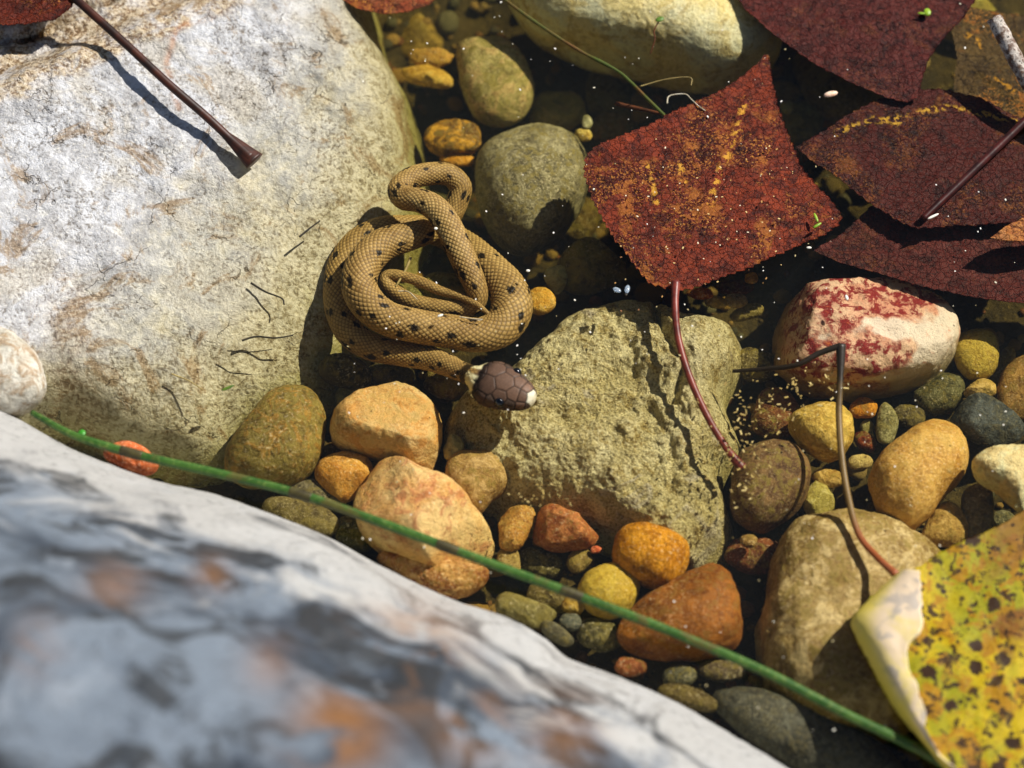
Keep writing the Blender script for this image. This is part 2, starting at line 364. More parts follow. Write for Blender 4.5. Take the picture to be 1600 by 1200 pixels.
def build_big_rocks():
    # pale boulder
    t = NT('pale_limestone'); v = t.coords(2)
    geo = t.n('ShaderNodeNewGeometry'); sx = t.n('ShaderNodeSeparateXYZ'); t.l(geo.outputs['Position'], sx.inputs[0])
    n1 = t.noise(v, 4.5, 5, 0.62, 0.7); n2 = t.noise(v, 24, 6, 0.68, 0.6); n3 = t.noise(v, 85, 4, 0.72, 0.3); n5 = t.noise(v, 170, 3, 0.75); br = t.noise(v, 8, 6, 0.7, 1.2); pm = t.ramp(t.noise(v, 7, 4, 0.6, 0.8), 0.40, 0.60, 0.2, 1.0)
    c = t.mix(t.ramp(n2, 0.38, 0.60), hx('#c8cacf'), hx('#a9a9ab'))
    c = t.mix(t.math('MULTIPLY', t.ramp(n1, 0.52, 0.62), 0.6), c, hx('#b8b0a0'))
    # algae film below the usual water line, broken up by noise
    lvl = t.math('ADD', sx.outputs[2], t.math('ADD', t.math('MULTIPLY', t.math('SUBTRACT', n1, 0.5), 0.24), t.math('MULTIPLY', t.math('SUBTRACT', n2, 0.5), 0.14)))
    film = t.ramp(lvl, 0.005, -0.075)
    fc = t.mix(t.ramp(n2, 0.42, 0.58), hx('#c2b89c'), hx('#958864'))
    fc = t.mix(t.math('MULTIPLY', t.ramp(n3, 0.44, 0.58), 0.6), fc, hx('#cbc4b0'))
    c = t.mix(t.math('MULTIPLY', film, 0.9), c, fc)
    deep = t.ramp(lvl, -0.12, -0.21); c = t.mix(t.math('MULTIPLY', deep, 0.7), c, hx('#989040'))
    c = t.mix(t.math('MULTIPLY', t.attr('ledge', 'Fac'), t.ramp(n2, 0.38, 0.58, 0.35, 0.95)), c, t.mix(t.ramp(n3, 0.42, 0.58), hx('#7a5c34'), hx('#c2b092')))
    c = t.mix(t.math('MULTIPLY', t.ramp(br, 0.54, 0.64), 0.7), c, hx('#8a6c3e'))
    c = t.mix(t.math('MULTIPLY', t.math('MULTIPLY', t.ramp(n3, 0.47, 0.37), pm), 0.75), c, t.mix(1.0, c, (0.40, 0.34, 0.26, 1), 'MULTIPLY'))
    c = t.mix(t.math('MULTIPLY', t.math('MULTIPLY', t.ramp(n5, 0.49, 0.37), pm), 0.6), c, t.mix(1.0, c, (0.36, 0.31, 0.25, 1), 'MULTIPLY'))
    c = t.mix(t.math('MULTIPLY', t.ramp(n5, 0.55, 0.68), 0.45), c, hx('#f0ead8'))
    h = t.math('ADD', t.math('MULTIPLY', n2, 1.1), t.math('ADD', t.math('MULTIPLY', n3, 0.9), t.math('MULTIPLY', n5, 0.35)))
    wet = t.ramp(n1, 0.4, 0.62, 0.55, 0.28)
    ck = t.n('ShaderNodeTexVoronoi', feature='DISTANCE_TO_EDGE'); ck.inputs['Scale'].default_value = 4.5
    wv = t.n('ShaderNodeVectorMath', operation='ADD'); nc = t.n('ShaderNodeTexNoise'); nc.inputs['Scale'].default_value = 9; nc.inputs['Detail'].default_value = 5; t.l(v, nc.inputs['Vector'])
    sc_ = t.n('ShaderNodeVectorMath', operation='SCALE'); sc_.inputs['Scale'].default_value = 0.35; t.l(nc.outputs['Color'], sc_.inputs[0]); t.l(v, wv.inputs[0]); t.l(sc_.outputs[0], wv.inputs[1]); t.l(wv.outputs[0], ck.inputs['Vector'])
    crk = t.math('MULTIPLY', t.ramp(ck.outputs['Distance'], 0.012, 0.0), t.ramp(br, 0.46, 0.56)); c = t.mix(t.math('MULTIPLY', crk, 0.7), c, hx('#4c4234'))     # hairline cracks
    c = t.mix(t.math('MULTIPLY', t.attr('vein', 'Fac'), t.ramp(n2, 0.40, 0.56)), c, hx('#b07a52'))                                       # rusty vein
    t.bsdf(c, wet, t.bump(t.math('SUBTRACT', h, crk), 0.6, 0.009), 0.35)
    def zt(x, y):
        px, py = px_fields(x, y, -0.05)
        q = (px - 100) * 0.8 + (py - 150) * 0.6
        z = 0.06 - 0.00028 * q
        z = np.where(q < 0, 0.06 - 0.00012 * q, z) - 0.00032 * np.clip(q - 400, 0, None)
        # corner at the upper left lies a step lower
        st = smooth(0, 60, (150 - px) * 0.45 + (130 - py) * 0.95)
        return z - 0.05 * st * (px < 400)
    def ledge(x, y):
        px, py = px_fields(x, y, 0.0); w = 14 * fbm(np.stack([px * 0.02, py * 0.02, 0 * px], 1), 3)
        a = smooth(-8, 14, (150 + w - px) * 0.45 + (128 + w - py) * 0.95) * (px < 400)
        b = 0.75 * np.exp(-((px - 110 - 0.12 * (py - 540) + 2.2 * w) / 38) ** 2 - ((py - 560) / 120) ** 2)
        return np.maximum(a, b)
    slab('boulder', 'large pale grey limestone boulder half out of the water beside the coiled snake',
         [(560, -60), (596, 40), (640, 110), (662, 190), (676, 270), (660, 370), (630, 460), (600, 540), (545, 615), (440, 680), (340, 735), (240, 728), (120, 690), (0, 690),
          (-200, 640), (-420, 420), (-460, 100), (-300, -180), (0, -300), (320, -260)], zt, t.m, D=0.24, pexp=16, res=(420, 190), rough=0.012, fr=6, ledge=ledge,
         crack=[([(-40, 150), (60, 130), (130, 95), (185, 70), (200, 20), (230, -40)], 0.02, 0.012)])
    # centre rock
    t = NT('rough_submerged_rock'); v = t.coords(5)
    n1 = t.noise(v, 8, 5, 0.65, 1.0); n2 = t.noise(v, 34, 6, 0.7, 0.7); n3 = t.noise(v, 90, 4, 0.75, 0.3); n5 = t.noise(v, 230, 2, 0.75)
    c = t.mix(t.ramp(n1, 0.40, 0.60), hx('#f2e6b6'), hx('#d2c28a'))
    c = t.mix(t.math('MULTIPLY', t.ramp(n2, 0.50, 0.64), 0.8), c, hx('#a48c4a'))
    c = t.mix(t.math('MULTIPLY', t.ramp(n1, 0.57, 0.68), 0.8), c, hx('#d2c8b8'))
    c = t.mix(t.math('MULTIPLY', t.ramp(n3, 0.46, 0.36), 0.7), c, t.mix(1.0, c, (0.40, 0.33, 0.22, 1), 'MULTIPLY'))
    c = t.mix(t.math('MULTIPLY', t.ramp(n5, 0.50, 0.36), 0.75), c, t.mix(1.0, c, (0.34, 0.28, 0.20, 1), 'MULTIPLY'))
    c = t.mix(t.math('MULTIPLY', t.ramp(n5, 0.56, 0.68), 0.7), c, hx('#f6eac0'))
    h = t.math('ADD', t.math('MULTIPLY', n2, 1.3), t.math('ADD', t.math('MULTIPLY', n3, 0.9), t.math('MULTIPLY', n5, 0.3)))
    t.bsdf(c, 0.6, t.bump(h, 1.0, 0.015), 0.12)
    def zc(x, y):
        px, py = px_fields(x, y, -0.08)
        return -0.075 - 0.00006 * (py - 600) + 0.00002 * (px - 950)
    slab('boulder', 'broad rough yellow-grey rock under shallow water beneath the snake head',
         [(692, 640), (720, 590), (790, 560), (835, 515), (900, 465), (965, 452), (1025, 455), (1090, 474), (1150, 490), (1172, 540), (1140, 600), (1165, 665), (1135, 720), (1150, 790), (1138, 855),
          (1090, 885), (1010, 850), (930, 812), (850, 800), (780, 770), (715, 720)], zc, t.m, D=0.16, pexp=9, res=(460, 190), rough=0.024, fr=10, zedge=-0.12, micro=0.0042,
         crack=[([(1035, 440), (1022, 490), (1040, 545), (1062, 585), (1050, 640)], 0.022, 0.009), ([(960, 520), (985, 560), (990, 600)], 0.007, 0.007),
                ([(1000, 640), (1040, 690), (1050, 760), (1030, 820)], 0.006, 0.008)])
    # foreground boulder
    t = NT('grey_blue_limestone'); v = t.coords(9)
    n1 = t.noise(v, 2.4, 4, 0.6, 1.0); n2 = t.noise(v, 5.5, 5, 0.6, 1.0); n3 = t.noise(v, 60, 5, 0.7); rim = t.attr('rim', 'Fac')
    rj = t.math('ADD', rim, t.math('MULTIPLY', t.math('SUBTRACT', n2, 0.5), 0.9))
    c = t.mix(t.ramp(n1, 0.42, 0.58), hx('#363f4b'), hx('#6c7784'))
    c = t.mix(t.math('MULTIPLY', t.ramp(n2, 0.51, 0.59), 0.85), c, hx('#212326'))
    n6 = t.noise(v, 8, 4, 0.6, 0.5); c = t.mix(t.math('MULTIPLY', t.ramp(n6, 0.55, 0.66), 0.7), c, hx('#828b96'))
    c = t.mix(t.math('MULTIPLY', t.ramp(rj, 0.30, 0.08), 0.8), c, hx('#bcbab6'))               # pale rim, the sunlit brightness of the band painted into the colour
    n4 = t.noise(v, 5, 4, 0.6, 0.7); c = t.mix(t.math('MULTIPLY', t.math('MULTIPLY', t.ramp(n4, 0.38, 0.54), t.attr('rust', 'Fac')), 0.9), c, hx('#8a5c2c'))
    c = t.mix(t.math('MULTIPLY', t.ramp(n3, 0.46, 0.34), 0.5), c, hx('#3c3a38'))
    t.bsdf(c, 0.7, t.bump(t.math('ADD', n2, t.math('MULTIPLY', n3, 0.4)), 0.6, 0.03))
    edge = [(-420, 470), (-200, 560), (0, 640), (110, 698), (240, 748), (350, 775), (500, 832), (590, 880), (700, 932), (790, 962), (850, 995), (885, 1025), (960, 1053), (1050, 1092), (1130, 1138), (1240, 1205), (1420, 1330), (1560, 1480)]
    E = catmull(np.array([at(p[0], p[1], 0.02)[:2] for p in edge]), 260)
    nv = 150; tt = np.linspace(-0.16, 2.1, nv)
    dirv = np.array([-0.36, -0.93])
    P = E[None] + tt[:, None, None] * dirv
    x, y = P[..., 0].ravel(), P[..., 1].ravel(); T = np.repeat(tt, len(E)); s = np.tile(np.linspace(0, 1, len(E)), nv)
    tp = np.clip(T, 0, None)
    pk = 1.35 * (1 - np.exp(-tp / 0.80)) - 0.85 * np.clip(tp - 0.55, 0, None) ** 1.3
    z = 0.02 + pk * (1 - 0.40 * smooth(0.55, 1.0, s)) - 3.2 * np.clip(-T, 0, None)
    p = np.stack([x, y, 0 * x], 1)
    z += (0.05 * fbm(p * 2.2 + 3, 4) + 0.03 * (fbm(p * 4 + 9, 3, ridge=True) - 0.4)) * smooth(-0.02, 0.25, T) + 0.004 * fbm(p * 40, 3)
    z = np.maximum(z, -0.42)
    fx, fy = px_fields(x, y, z); rust = 0 * x
    for gx, gy, gr, ga in ((640, 1030, 75, 1.0), (530, 1140, 70, 1.0), (740, 1130, 60, 0.6), (180, 915, 45, 0.5), (60, 1010, 40, 0.45), (330, 900, 30, 0.5), (420, 1040, 40, 0.4), (880, 1140, 60, 0.5)):
        rust = np.maximum(rust, ga * np.exp(-((fx - gx) ** 2 + (fy - gy) ** 2) / gr ** 2))
    V = np.stack([x, y, z], 1)
    ne = len(E); ring = list(range(ne)) + [k * ne + ne - 1 for k in range(1, nv)] + [(nv - 1) * ne + k for k in range(ne - 2, -1, -1)] + [k * ne for k in range(nv - 2, 0, -1)]
    bot = V[ring].copy(); bot[:, 2] = -0.5
    F = grid_faces(nv, ne)[:, ::-1].tolist(); nb = len(V); R_ = len(ring)
    for k in range(R_):
        k2 = (k + 1) % R_; F.append([ring[k2], ring[k], nb + k, nb + k2][::-1])
    F.append([nb + k for k in range(R_)])
    V = np.vstack([V, bot]); c0 = np.array([-0.6, -1.2, 0])
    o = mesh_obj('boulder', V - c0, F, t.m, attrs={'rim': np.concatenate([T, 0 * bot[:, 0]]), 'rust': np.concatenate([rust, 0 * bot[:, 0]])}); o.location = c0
    tag(o, 'big dry grey-blue and white boulder on the near bank below the green stem', 'boulder')

def build_stones():
    M = lambda n, *a, **k: stone_mat(n + '_stone', *a, seed=SEED[0] * 1.3 + 1, **k)
    S = stone
    # ---- far side, deep water
    S('boulder', 'long pale yellow boulder underwater behind the tip of the pointed red leaf',
      [(792, -50), (806, 15), (850, 62), (930, 92), (1030, 118), (1110, 138), (1165, 132), (1207, 105), (1219, 72), (1195, 35), (1130, -10), (1040, -60), (900, -80)],
      M('pale_yellow', '#efe6bd', '#dccd92', '#a8914a', f=6, mott=0.55, speck=0.3, light=0.3, silt=0.2, bump=0.35), 'boulder', h=0.125, z=-0.135, e=0.75, lump=0.04, rough=0.010)
    S('stone', 'upright olive-grey oval stone underwater beside the curved edge of the pale boulder', [(735, 62), (775, 57), (810, 80), (831, 120), (834, 155), (815, 185), (780, 197), (745, 185), (725, 150), (714, 105), (717, 75)],
      M('olive_oval', '#b5aa78', '#958c58', '#c9a578', speck=0.7, light=0.5, silt=0.4), h=0.055, z=-0.21)
    S('stone', 'knobbly olive stone with a blunt top edge behind the dark round stone', [(830, 160), (850, 146), (885, 144), (910, 152), (916, 175), (905, 195), (870, 206), (838, 198), (826, 182)],
      M('olive_knob', '#9c8f52', '#7d7440', '#b59a60', speck=0.7, silt=0.5), lump=0.09, z=-0.26)
    S('stone', 'large round dark grey stone underwater between the snake and the pointed red leaf', [(742, 260), (760, 225), (800, 205), (850, 200), (890, 212), (914, 245), (918, 290), (900, 335), (870, 372), (820, 396), (775, 375), (748, 320)],
      M('dark_round', '#85806a', '#6b6650', '#a39a78', speck=0.6, light=0.5, silt=0.35, bump=0.4), h=0.095, z=-0.19, lump=0.03)
    S('stone', 'yellow wedge-shaped stone lying against the far edge of the pale boulder', [(628, 105), (660, 100), (695, 112), (707, 128), (700, 138), (665, 134), (636, 125)], M('yellow_wedge', '#d9b45a', '#c49a40', '#8c6a2a'), facet=3, z=-0.2)
    S('stone', 'thin ragged ochre stone above the yellow wedge stone', [(640, 80), (665, 74), (700, 80), (708, 90), (690, 104), (660, 102), (642, 94)], M('ochre_rag', '#b58a3c', '#d9a95a', '#5c4420'), facet=4, lump=0.12, z=-0.2)
    S('stone', 'brown slanting slab stone deep in the water below the reddish leaf at the boulder rim', [(622, 70), (640, 30), (668, 18), (684, 40), (690, 78), (660, 88), (632, 90)], M('brown_lean', '#8a7234', '#6e5a2a', '#a68a4a'), facet=3)
    S('stone', 'mottled rust and yellow stone just beyond the top loop of the snake', [(664, 225), (672, 198), (700, 187), (735, 192), (752, 212), (745, 236), (710, 243), (678, 240)], M('rust_mottle', '#8a6228', '#5e4420', '#c9983a', mott=0.8), lump=0.08, z=-0.19)
    S('pebble', 'flat orange pebble peeking out behind the top loop of the snake', ell(715, 250, 26, 10, 5), M('orange_flat', '#c98a2c', '#a86a20', '#e0b060'), 'pebble', z=-0.2)
    S('pebble', 'small green-yellow pebble under the upright olive oval stone', ell(697, 170, 15, 14, 0), M('greenish', '#8f8440', '#6f6a30', '#b8a860'), 'pebble')
    S('pebble', 'small pinkish tan pebble by the rim of the pale boulder', ell(660, 158, 14, 8, 10), M('pink_tan', '#b08a5c', '#94704a', '#d0b080'), 'pebble')
    S('stone', 'dim brown rounded stone behind the upper left margin of the pointed red leaf', ell(950, 145, 36, 38, 0), M('dim_brown', '#7a6a34', '#5c5028', '#8a7a44'))
    S('stone', 'brown stone half tucked under the left margin of the pointed red leaf', ell(960, 196, 40, 24, -10), M('tucked_brown', '#7d5f2c', '#9a7436', '#c08a40'))
    S('pebble', 'tiny bright yellow chip beside the left margin of the pointed red leaf', ell(912, 211, 13, 10, 20, wob=0.12), M('yellow_chip', '#e0c878', '#c9a850', '#7a6028'), 'pebble', facet=3, z=-0.16)
    S('pebble', 'tiny pale grey pebble standing over the bright yellow chip', ell(917, 191, 8, 11, 0), M('pale_grey', '#a8a684', '#8c8a6a', '#c8c4a8'), 'pebble', z=-0.17)
    S('stone', 'olive brown stone with a pale corner in the gap between snake and red leaf', [(868, 425), (880, 395), (905, 375), (940, 374), (968, 392), (976, 425), (960, 448), (925, 458), (890, 455)], M('olive_corner', '#7f7438', '#645a2c', '#958450', silt=0.4), h=0.05, z=-0.18, facet=3)
    S('stone', 'pale angular chip lit beside the olive brown stone near the snake', [(850, 428), (870, 410), (886, 416), (884, 445), (872, 460), (858, 448)], M('pale_corner', '#d0c28a', '#b5a468', '#8c7a40'), facet=4, z=-0.17)
    S('stone', 'bright ochre stone touching the right flank of the snake', [(824, 470), (832, 452), (852, 450), (868, 464), (866, 482), (846, 492), (828, 486)], M('bright_ochre', '#d09a3a', '#b87c28', '#e8c070'), z=-0.14)
    S('stone', 'dark brown stone under the left corner of the pointed red leaf', ell(905, 345, 30, 36, 20), M('under_leaf', '#5c4c28', '#463a20', '#75603a'))
    S('stone', 'olive stone lying inside the coil of the snake', ell(700, 452, 42, 24, 8), M('inside_coil', '#8c8248', '#6c6436', '#a89a60', silt=0.4), z=-0.17, h=0.03)
    S('stone', 'dark mossy stone in the hollow of the snake coil', ell(632, 470, 34, 24, 30), M('mossy_coil', '#6c6a34', '#4c4a24', '#8a8444', silt=0.5), z=-0.18, h=0.03)
    S('stone', 'large dim olive stone deep under the upper right red leaf', [(1240, 85), (1290, 78), (1350, 100), (1400, 140), (1405, 180), (1350, 195), (1290, 180), (1255, 140)], M('dim_olive', '#7c6e2e', '#665a26', '#8f8240', silt=0.4), h=0.06)
    S('stone', 'small tan oval stone right of the leaf tip', ell(1226, 143, 26, 15, 8), M('tan_oval', '#9c8444', '#80702f', '#b8a060'))
    S('stone', 'yellow-green stone in the gap between the two red leaves', ell(1250, 190, 34, 32, -30), M('gap_green', '#9a9244', '#7c7636', '#b4aa68', silt=0.5))
    S('pebble', 'small orange pebble at the left tip of the darker right leaf', ell(1296, 187, 22, 12, -12), M('gap_orange', '#c07a28', '#9c5c20', '#d89a48'), 'pebble')
    S('pebble', 'tiny cream pebble beside the right margin of the pointed red leaf', ell(1230, 168, 11, 10, 0), M('gap_cream', '#cfc688', '#b0a868', '#8a8048'), 'pebble', z=-0.2)
    S('stone', 'green-olive stone under water behind the grey twig', ell(1510, 30, 50, 42, 20), M('twig_green', '#8c8238', '#6c6428', '#a59a50', silt=0.5))
    # ---- pink rock and neighbours
    S('boulder', 'pink and dark red quartzite stone with white patch below the fallen leaves',
      [(1192, 520), (1198, 480), (1230, 460), (1290, 450), (1370, 443), (1420, 446), (1448, 465), (1480, 485), (1496, 520), (1485, 565), (1455, 595), (1400, 614), (1320, 618), (1260, 608), (1215, 570)],
      pink_mat(), 'stone', h=0.10, z=-0.145, e=0.62, lump=0.06, rough=0.016, facet=2)
    S('stone', 'round mustard yellow stone beside the pink quartzite stone', ell(1526, 553, 34, 41, -10, wob=0.03), M('mustard', '#bca246', '#9c8434', '#7a642a', speck=0.7), z=-0.16)
    S('stone', 'narrow tan stone beyond the round mustard stone', ell(1568, 572, 14, 32, 22), M('narrow_tan', '#b28f4a', '#94743a', '#cdb074'))
    S('stone', 'brown stone running out of view beside the narrow tan stone', ell(1592, 605, 32, 52, 22), M('right_brown', '#8f6a36', '#70522a', '#a8844c'), z=-0.17)
    S('pebble', 'small tan triangular pebble under the round mustard stone', [(1506, 612), (1530, 592), (1552, 596), (1556, 615), (1535, 624), (1512, 622)], M('tri_tan', '#b09050', '#8f7440', '#c8ac70'), 'pebble', facet=3, z=-0.16)
    S('stone', 'dark green-grey stone at the lower right corner of the pink quartzite', [(1428, 612), (1450, 588), (1480, 575), (1505, 590), (1506, 618), (1485, 642), (1450, 648), (1432, 635)], M('dark_green', '#5c5a3c', '#474630', '#777350'), facet=3, z=-0.18)
    S('stone', 'dark slate-blue slab stone above the cream forked stone', [(1482, 650), (1505, 622), (1545, 613), (1575, 640), (1602, 668), (1590, 690), (1550, 698), (1510, 680)], M('slate', '#43484c', '#34383c', '#5f6468', silt=0.1), facet=4, z=-0.16)
    S('stone', 'large smooth tan and orange stone with a narrow foot', [(1357, 745), (1375, 712), (1405, 685), (1445, 660), (1480, 660), (1505, 682), (1513, 712), (1505, 745), (1480, 770), (1465, 790), (1450, 812), (1420, 832), (1390, 815), (1368, 790)],
      M('smooth_tan', '#cfa65c', '#b98a40', '#a8783a', f=8, mott=0.35, speck=0.35, silt=0.15, bump=0.3), h=0.072, z=-0.125, lump=0.03)
    S('stone', 'cream forked stone against the yellow spotted leaf', [(1516, 722), (1540, 704), (1580, 696), (1625, 700), (1640, 760), (1610, 800), (1585, 790), (1555, 762), (1528, 745)], M('cream', '#efe2b4', '#dcc890', '#a88a4c', mott=0.35, speck=0.25, silt=0.1), h=0.045, z=-0.07, facet=1)
    S('stone', 'yellow tan rounded triangular stone beside the bent dark stalk', [(1232, 655), (1255, 636), (1300, 630), (1328, 648), (1334, 680), (1320, 712), (1295, 722), (1262, 705), (1240, 680)], M('yellow_tri', '#c8a650', '#ad8838', '#dcc070', mott=0.5), h=0.05, z=-0.14)
    S('pebble', 'small bright orange pebble under the pink quartzite stone', ell(1349, 638, 22, 16, 10, wob=0.08), M('small_orange', '#c07a22', '#94561a', '#e0a040'), 'pebble', z=-0.17)
    S('pebble', 'upright grey-green pebble beside the bright orange pebble', [(1372, 690), (1370, 650), (1382, 628), (1400, 645), (1405, 675), (1395, 692)], M('upright_grey', '#807c58', '#686444', '#a09a74'), 'pebble', facet=2, z=-0.17)
    S('pebble', 'dark brown pebble between the grey-green pebble and dark stone', ell(1420, 650, 26, 18, 15), M('dark_brown', '#524830', '#3c3424', '#6a5e40'), 'pebble', z=-0.18)
    S('pebble', 'dark red pebble tucked beside the yellow tan stone', ell(1352, 690, 20, 13, 30), M('dark_red', '#7a3018', '#5a2012', '#94481f'), 'pebble', z=-0.19)
    S('pebble', 'smooth cream oval pebble at the foot of the large tan stone', ell(1344, 722, 20, 12, -5, wob=0.02), M('cream_oval', '#b59f68', '#9c8450', '#cdbb88'), 'pebble', z=-0.17)
    S('pebble', 'pale grey pebble wedged beside the dark red pebble', ell(1355, 668, 11, 12, 0), M('wedge_grey', '#8c8458', '#747048', '#a8a078'), 'pebble', z=-0.19)
    S('pebble', 'small flat tan pebble below the yellow tan stone', ell(1294, 747, 24, 15, 8), M('flat_tan', '#b08c4a', '#8f6f36', '#ccae70'), 'pebble', z=-0.17)
    S('stone', 'pale yellow-green stone between the purple-brown stone and the stalk', [(1256, 800), (1262, 765), (1282, 750), (1302, 775), (1300, 800), (1280, 818)], M('yellowgreen', '#b5a75c', '#958a48', '#cec48a'), facet=2, z=-0.17)
    S('stone', 'large purple-brown rounded stone sprinkled with yellow crumbs at the stem end', [(1142, 790), (1146, 730), (1165, 700), (1205, 686), (1245, 696), (1266, 735), (1258, 780), (1225, 815), (1185, 832), (1155, 820)],
      M('purple_brown', '#76593e', '#5e4534', '#8c7048', silt=0.4), h=0.065, z=-0.15)
    S('stone', 'reddish brown stone under the crumbs below the pink quartzite', ell(1212, 648, 36, 42, 20), M('red_crumb', '#6e3c26', '#54301f', '#8a6038', silt=0.5), z=-0.19)
    S('stone', 'tan stone in the shade of the large smooth tan stone', [(1440, 845), (1452, 808), (1475, 785), (1500, 795), (1514, 825), (1505, 848), (1470, 855)], M('shade_tan', '#b5914e', '#98763c', '#c8aa6c'), z=-0.15)
    S('stone', 'smooth grey-brown stone behind the edge of the yellow spotted leaf', [(1508, 835), (1502, 780), (1520, 757), (1548, 765), (1552, 800), (1545, 838), (1525, 845)], M('grey_brown', '#7f7256', '#6a5e46', '#978a6c', speck=0.3), z=-0.15)
    S('pebble', 'grey pebble beside the cream forked stone and yellow leaf', ell(1568, 812, 18, 15, 0), M('grey_by_cream', '#6c6a5c', '#545448', '#848070'), 'pebble')
    # ---- lower right
    S('boulder', 'large brown rounded boulder underwater beside the yellow spotted leaf', [(1182, 1010), (1195, 930), (1215, 860), (1250, 815), (1310, 800), (1370, 812), (1425, 840), (1465, 880), (1490, 960), (1480, 1060), (1440, 1130), (1370, 1165), (1290, 1150), (1220, 1100)],
      M('brown_boulder', '#a88e5c', '#7f6536', '#c9b484', f=6, mott=0.6, silt=0.3), 'boulder', h=0.13, z=-0.17, e=0.72, lump=0.06, rough=0.014)
    S('stone', 'dim red stone next to the large brown boulder', ell(1178, 868, 43, 30, 5), M('dim_red', '#6c3a24', '#55301e', '#8a5030'), z=-0.19)
    S('pebble', 'small round tan pebble on the dim red stone', ell(1170, 845, 14, 10, 0), M('round_tan', '#a5824c', '#8a6a3c', '#c4a470'), 'pebble', z=-0.14)
    S('stone', 'rust-brown triangular stone with smooth faces beside the ochre pebble', [(965, 985), (985, 955), (1030, 925), (1080, 895), (1115, 884), (1142, 905), (1156, 950), (1155, 1000), (1130, 1022), (1075, 1032), (1010, 1025), (972, 1008)],
      M('rust_tri', '#8a5220', '#6e3e17', '#a06628', f=8, mott=0.4, speck=0.4, silt=0.15, bump=0.3), h=0.07, z=-0.14, e=0.75, facet=3)
    S('stone', 'bright ochre-orange rounded stone beside the broad rough rock', [(957, 862), (968, 828), (1000, 817), (1045, 828), (1075, 850), (1074, 885), (1058, 912), (1030, 922), (990, 908), (965, 890)],
      M('ochre_orange', '#d0922a', '#b87818', '#8a5412', f=14, mott=0.5, speck=0.5, silt=0.0, bump=0.5), h=0.055, z=-0.125, lump=0.03)
    S('stone', 'smooth yellow rounded stone below the bright ochre-orange stone', [(903, 915), (920, 892), (955, 879), (988, 888), (1000, 912), (993, 940), (975, 962), (945, 968), (918, 955), (906, 935)],
      M('smooth_yellow', '#cdb04a', '#b89634', '#94782a', mott=0.35, speck=0.3, silt=0.25, bump=0.25), h=0.042, z=-0.145, lump=0.03)
    S('stone', 'red-brown brick-like stone with an orange edge', [(832, 838), (840, 808), (858, 790), (890, 803), (925, 818), (936, 832), (925, 852), (885, 860), (850, 856)], M('brick', '#a8623a', '#8a4a2c', '#c98c54', mott=0.5), facet=6, h=0.042, z=-0.14, e=0.6)
    S('stone', 'knobbly orange and cream stone between peach boulder and brick-like stone', [(778, 845), (782, 805), (800, 790), (830, 786), (838, 805), (828, 830), (812, 856), (790, 858)], M('knob_orange', '#d0a25a', '#b8833c', '#8a5a2a', mott=0.6), facet=3, lump=0.1, z=-0.14)
    S('pebble', 'tan blocky pebble half under the green stem', [(776, 880), (782, 858), (808, 858), (814, 880), (808, 895), (784, 894)], M('blocky', '#9c8450', '#80693c', '#b8a070'), 'pebble', facet=2, z=-0.16)
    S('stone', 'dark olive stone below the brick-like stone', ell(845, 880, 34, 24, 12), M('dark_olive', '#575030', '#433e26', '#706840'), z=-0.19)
    S('pebble', 'small tan pebble with dark rim above the smooth yellow stone', ell(905, 876, 22, 17, -30), M('rim_tan', '#8a7440', '#6c5a30', '#a89058'), 'pebble', z=-0.17)
    S('pebble', 'tiny red pebble beside the brick-like stone', ell(931, 859, 9, 6, 0), M('tiny_red', '#c8583a', '#a8442c', '#dc8060'), 'pebble', z=-0.15)
    S('stone', 'flat olive-grey slab stone along the near boulder edge', [(768, 945), (790, 925), (830, 938), (868, 955), (862, 972), (840, 982), (800, 968), (772, 958)], M('flat_slab', '#7f7548', '#686038', '#958c60'), z=-0.13, h=0.025, facet=2)
    S('pebble', 'round blue-grey pebble near the edge of the near boulder', ell(891, 972, 17, 14, 10, wob=0.02), M('blue_grey', '#6a6c68', '#565a58', '#84867e', silt=0.1), 'pebble', z=-0.14)
    S('pebble', 'yellow pebble half hidden by the green stem', ell(896, 945, 18, 15, 20), M('hid_yellow', '#bf9844', '#9c7a34', '#d8b868'), 'pebble', z=-0.15)
    S('stone', 'brown-grey stone under the green stem', ell(858, 935, 38, 20, 12), M('understem', '#6e5e38', '#584c2e', '#85744a'), z=-0.18)
    S('stone', 'dark grey-olive stone beside the rust-brown triangular stone', ell(936, 992, 34, 26, 10), M('grey_olive', '#5f5a40', '#4a4632', '#777050'), z=-0.17)
    S('pebble', 'slanting grey pebble against the near boulder edge', ell(870, 990, 28, 13, 35), M('slant_grey', '#5c584a', '#48453a', '#747062'), 'pebble', z=-0.13)
    S('pebble', 'dull red pebble against the near boulder edge', ell(985, 1042, 26, 14, 8), M('dull_red', '#8a4a2a', '#6c3a22', '#a06440'), 'pebble', z=-0.13)
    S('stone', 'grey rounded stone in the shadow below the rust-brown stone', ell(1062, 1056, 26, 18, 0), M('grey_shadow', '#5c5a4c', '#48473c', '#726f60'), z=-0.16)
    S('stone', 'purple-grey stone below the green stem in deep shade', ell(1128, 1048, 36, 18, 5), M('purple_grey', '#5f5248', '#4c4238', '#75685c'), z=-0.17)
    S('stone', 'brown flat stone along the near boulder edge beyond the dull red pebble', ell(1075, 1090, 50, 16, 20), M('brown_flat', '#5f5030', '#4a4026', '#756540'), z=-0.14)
    S('boulder', 'long dark grey slab stone underwater between green stem and near boulder', [(1110, 1090), (1160, 1072), (1240, 1092), (1320, 1130), (1380, 1170), (1420, 1230), (1340, 1260), (1240, 1200), (1160, 1150)], M('dark_slab', '#4c4c48', '#3a3a38', '#64645c', silt=0.1), 'boulder', h=0.05, z=-0.15)
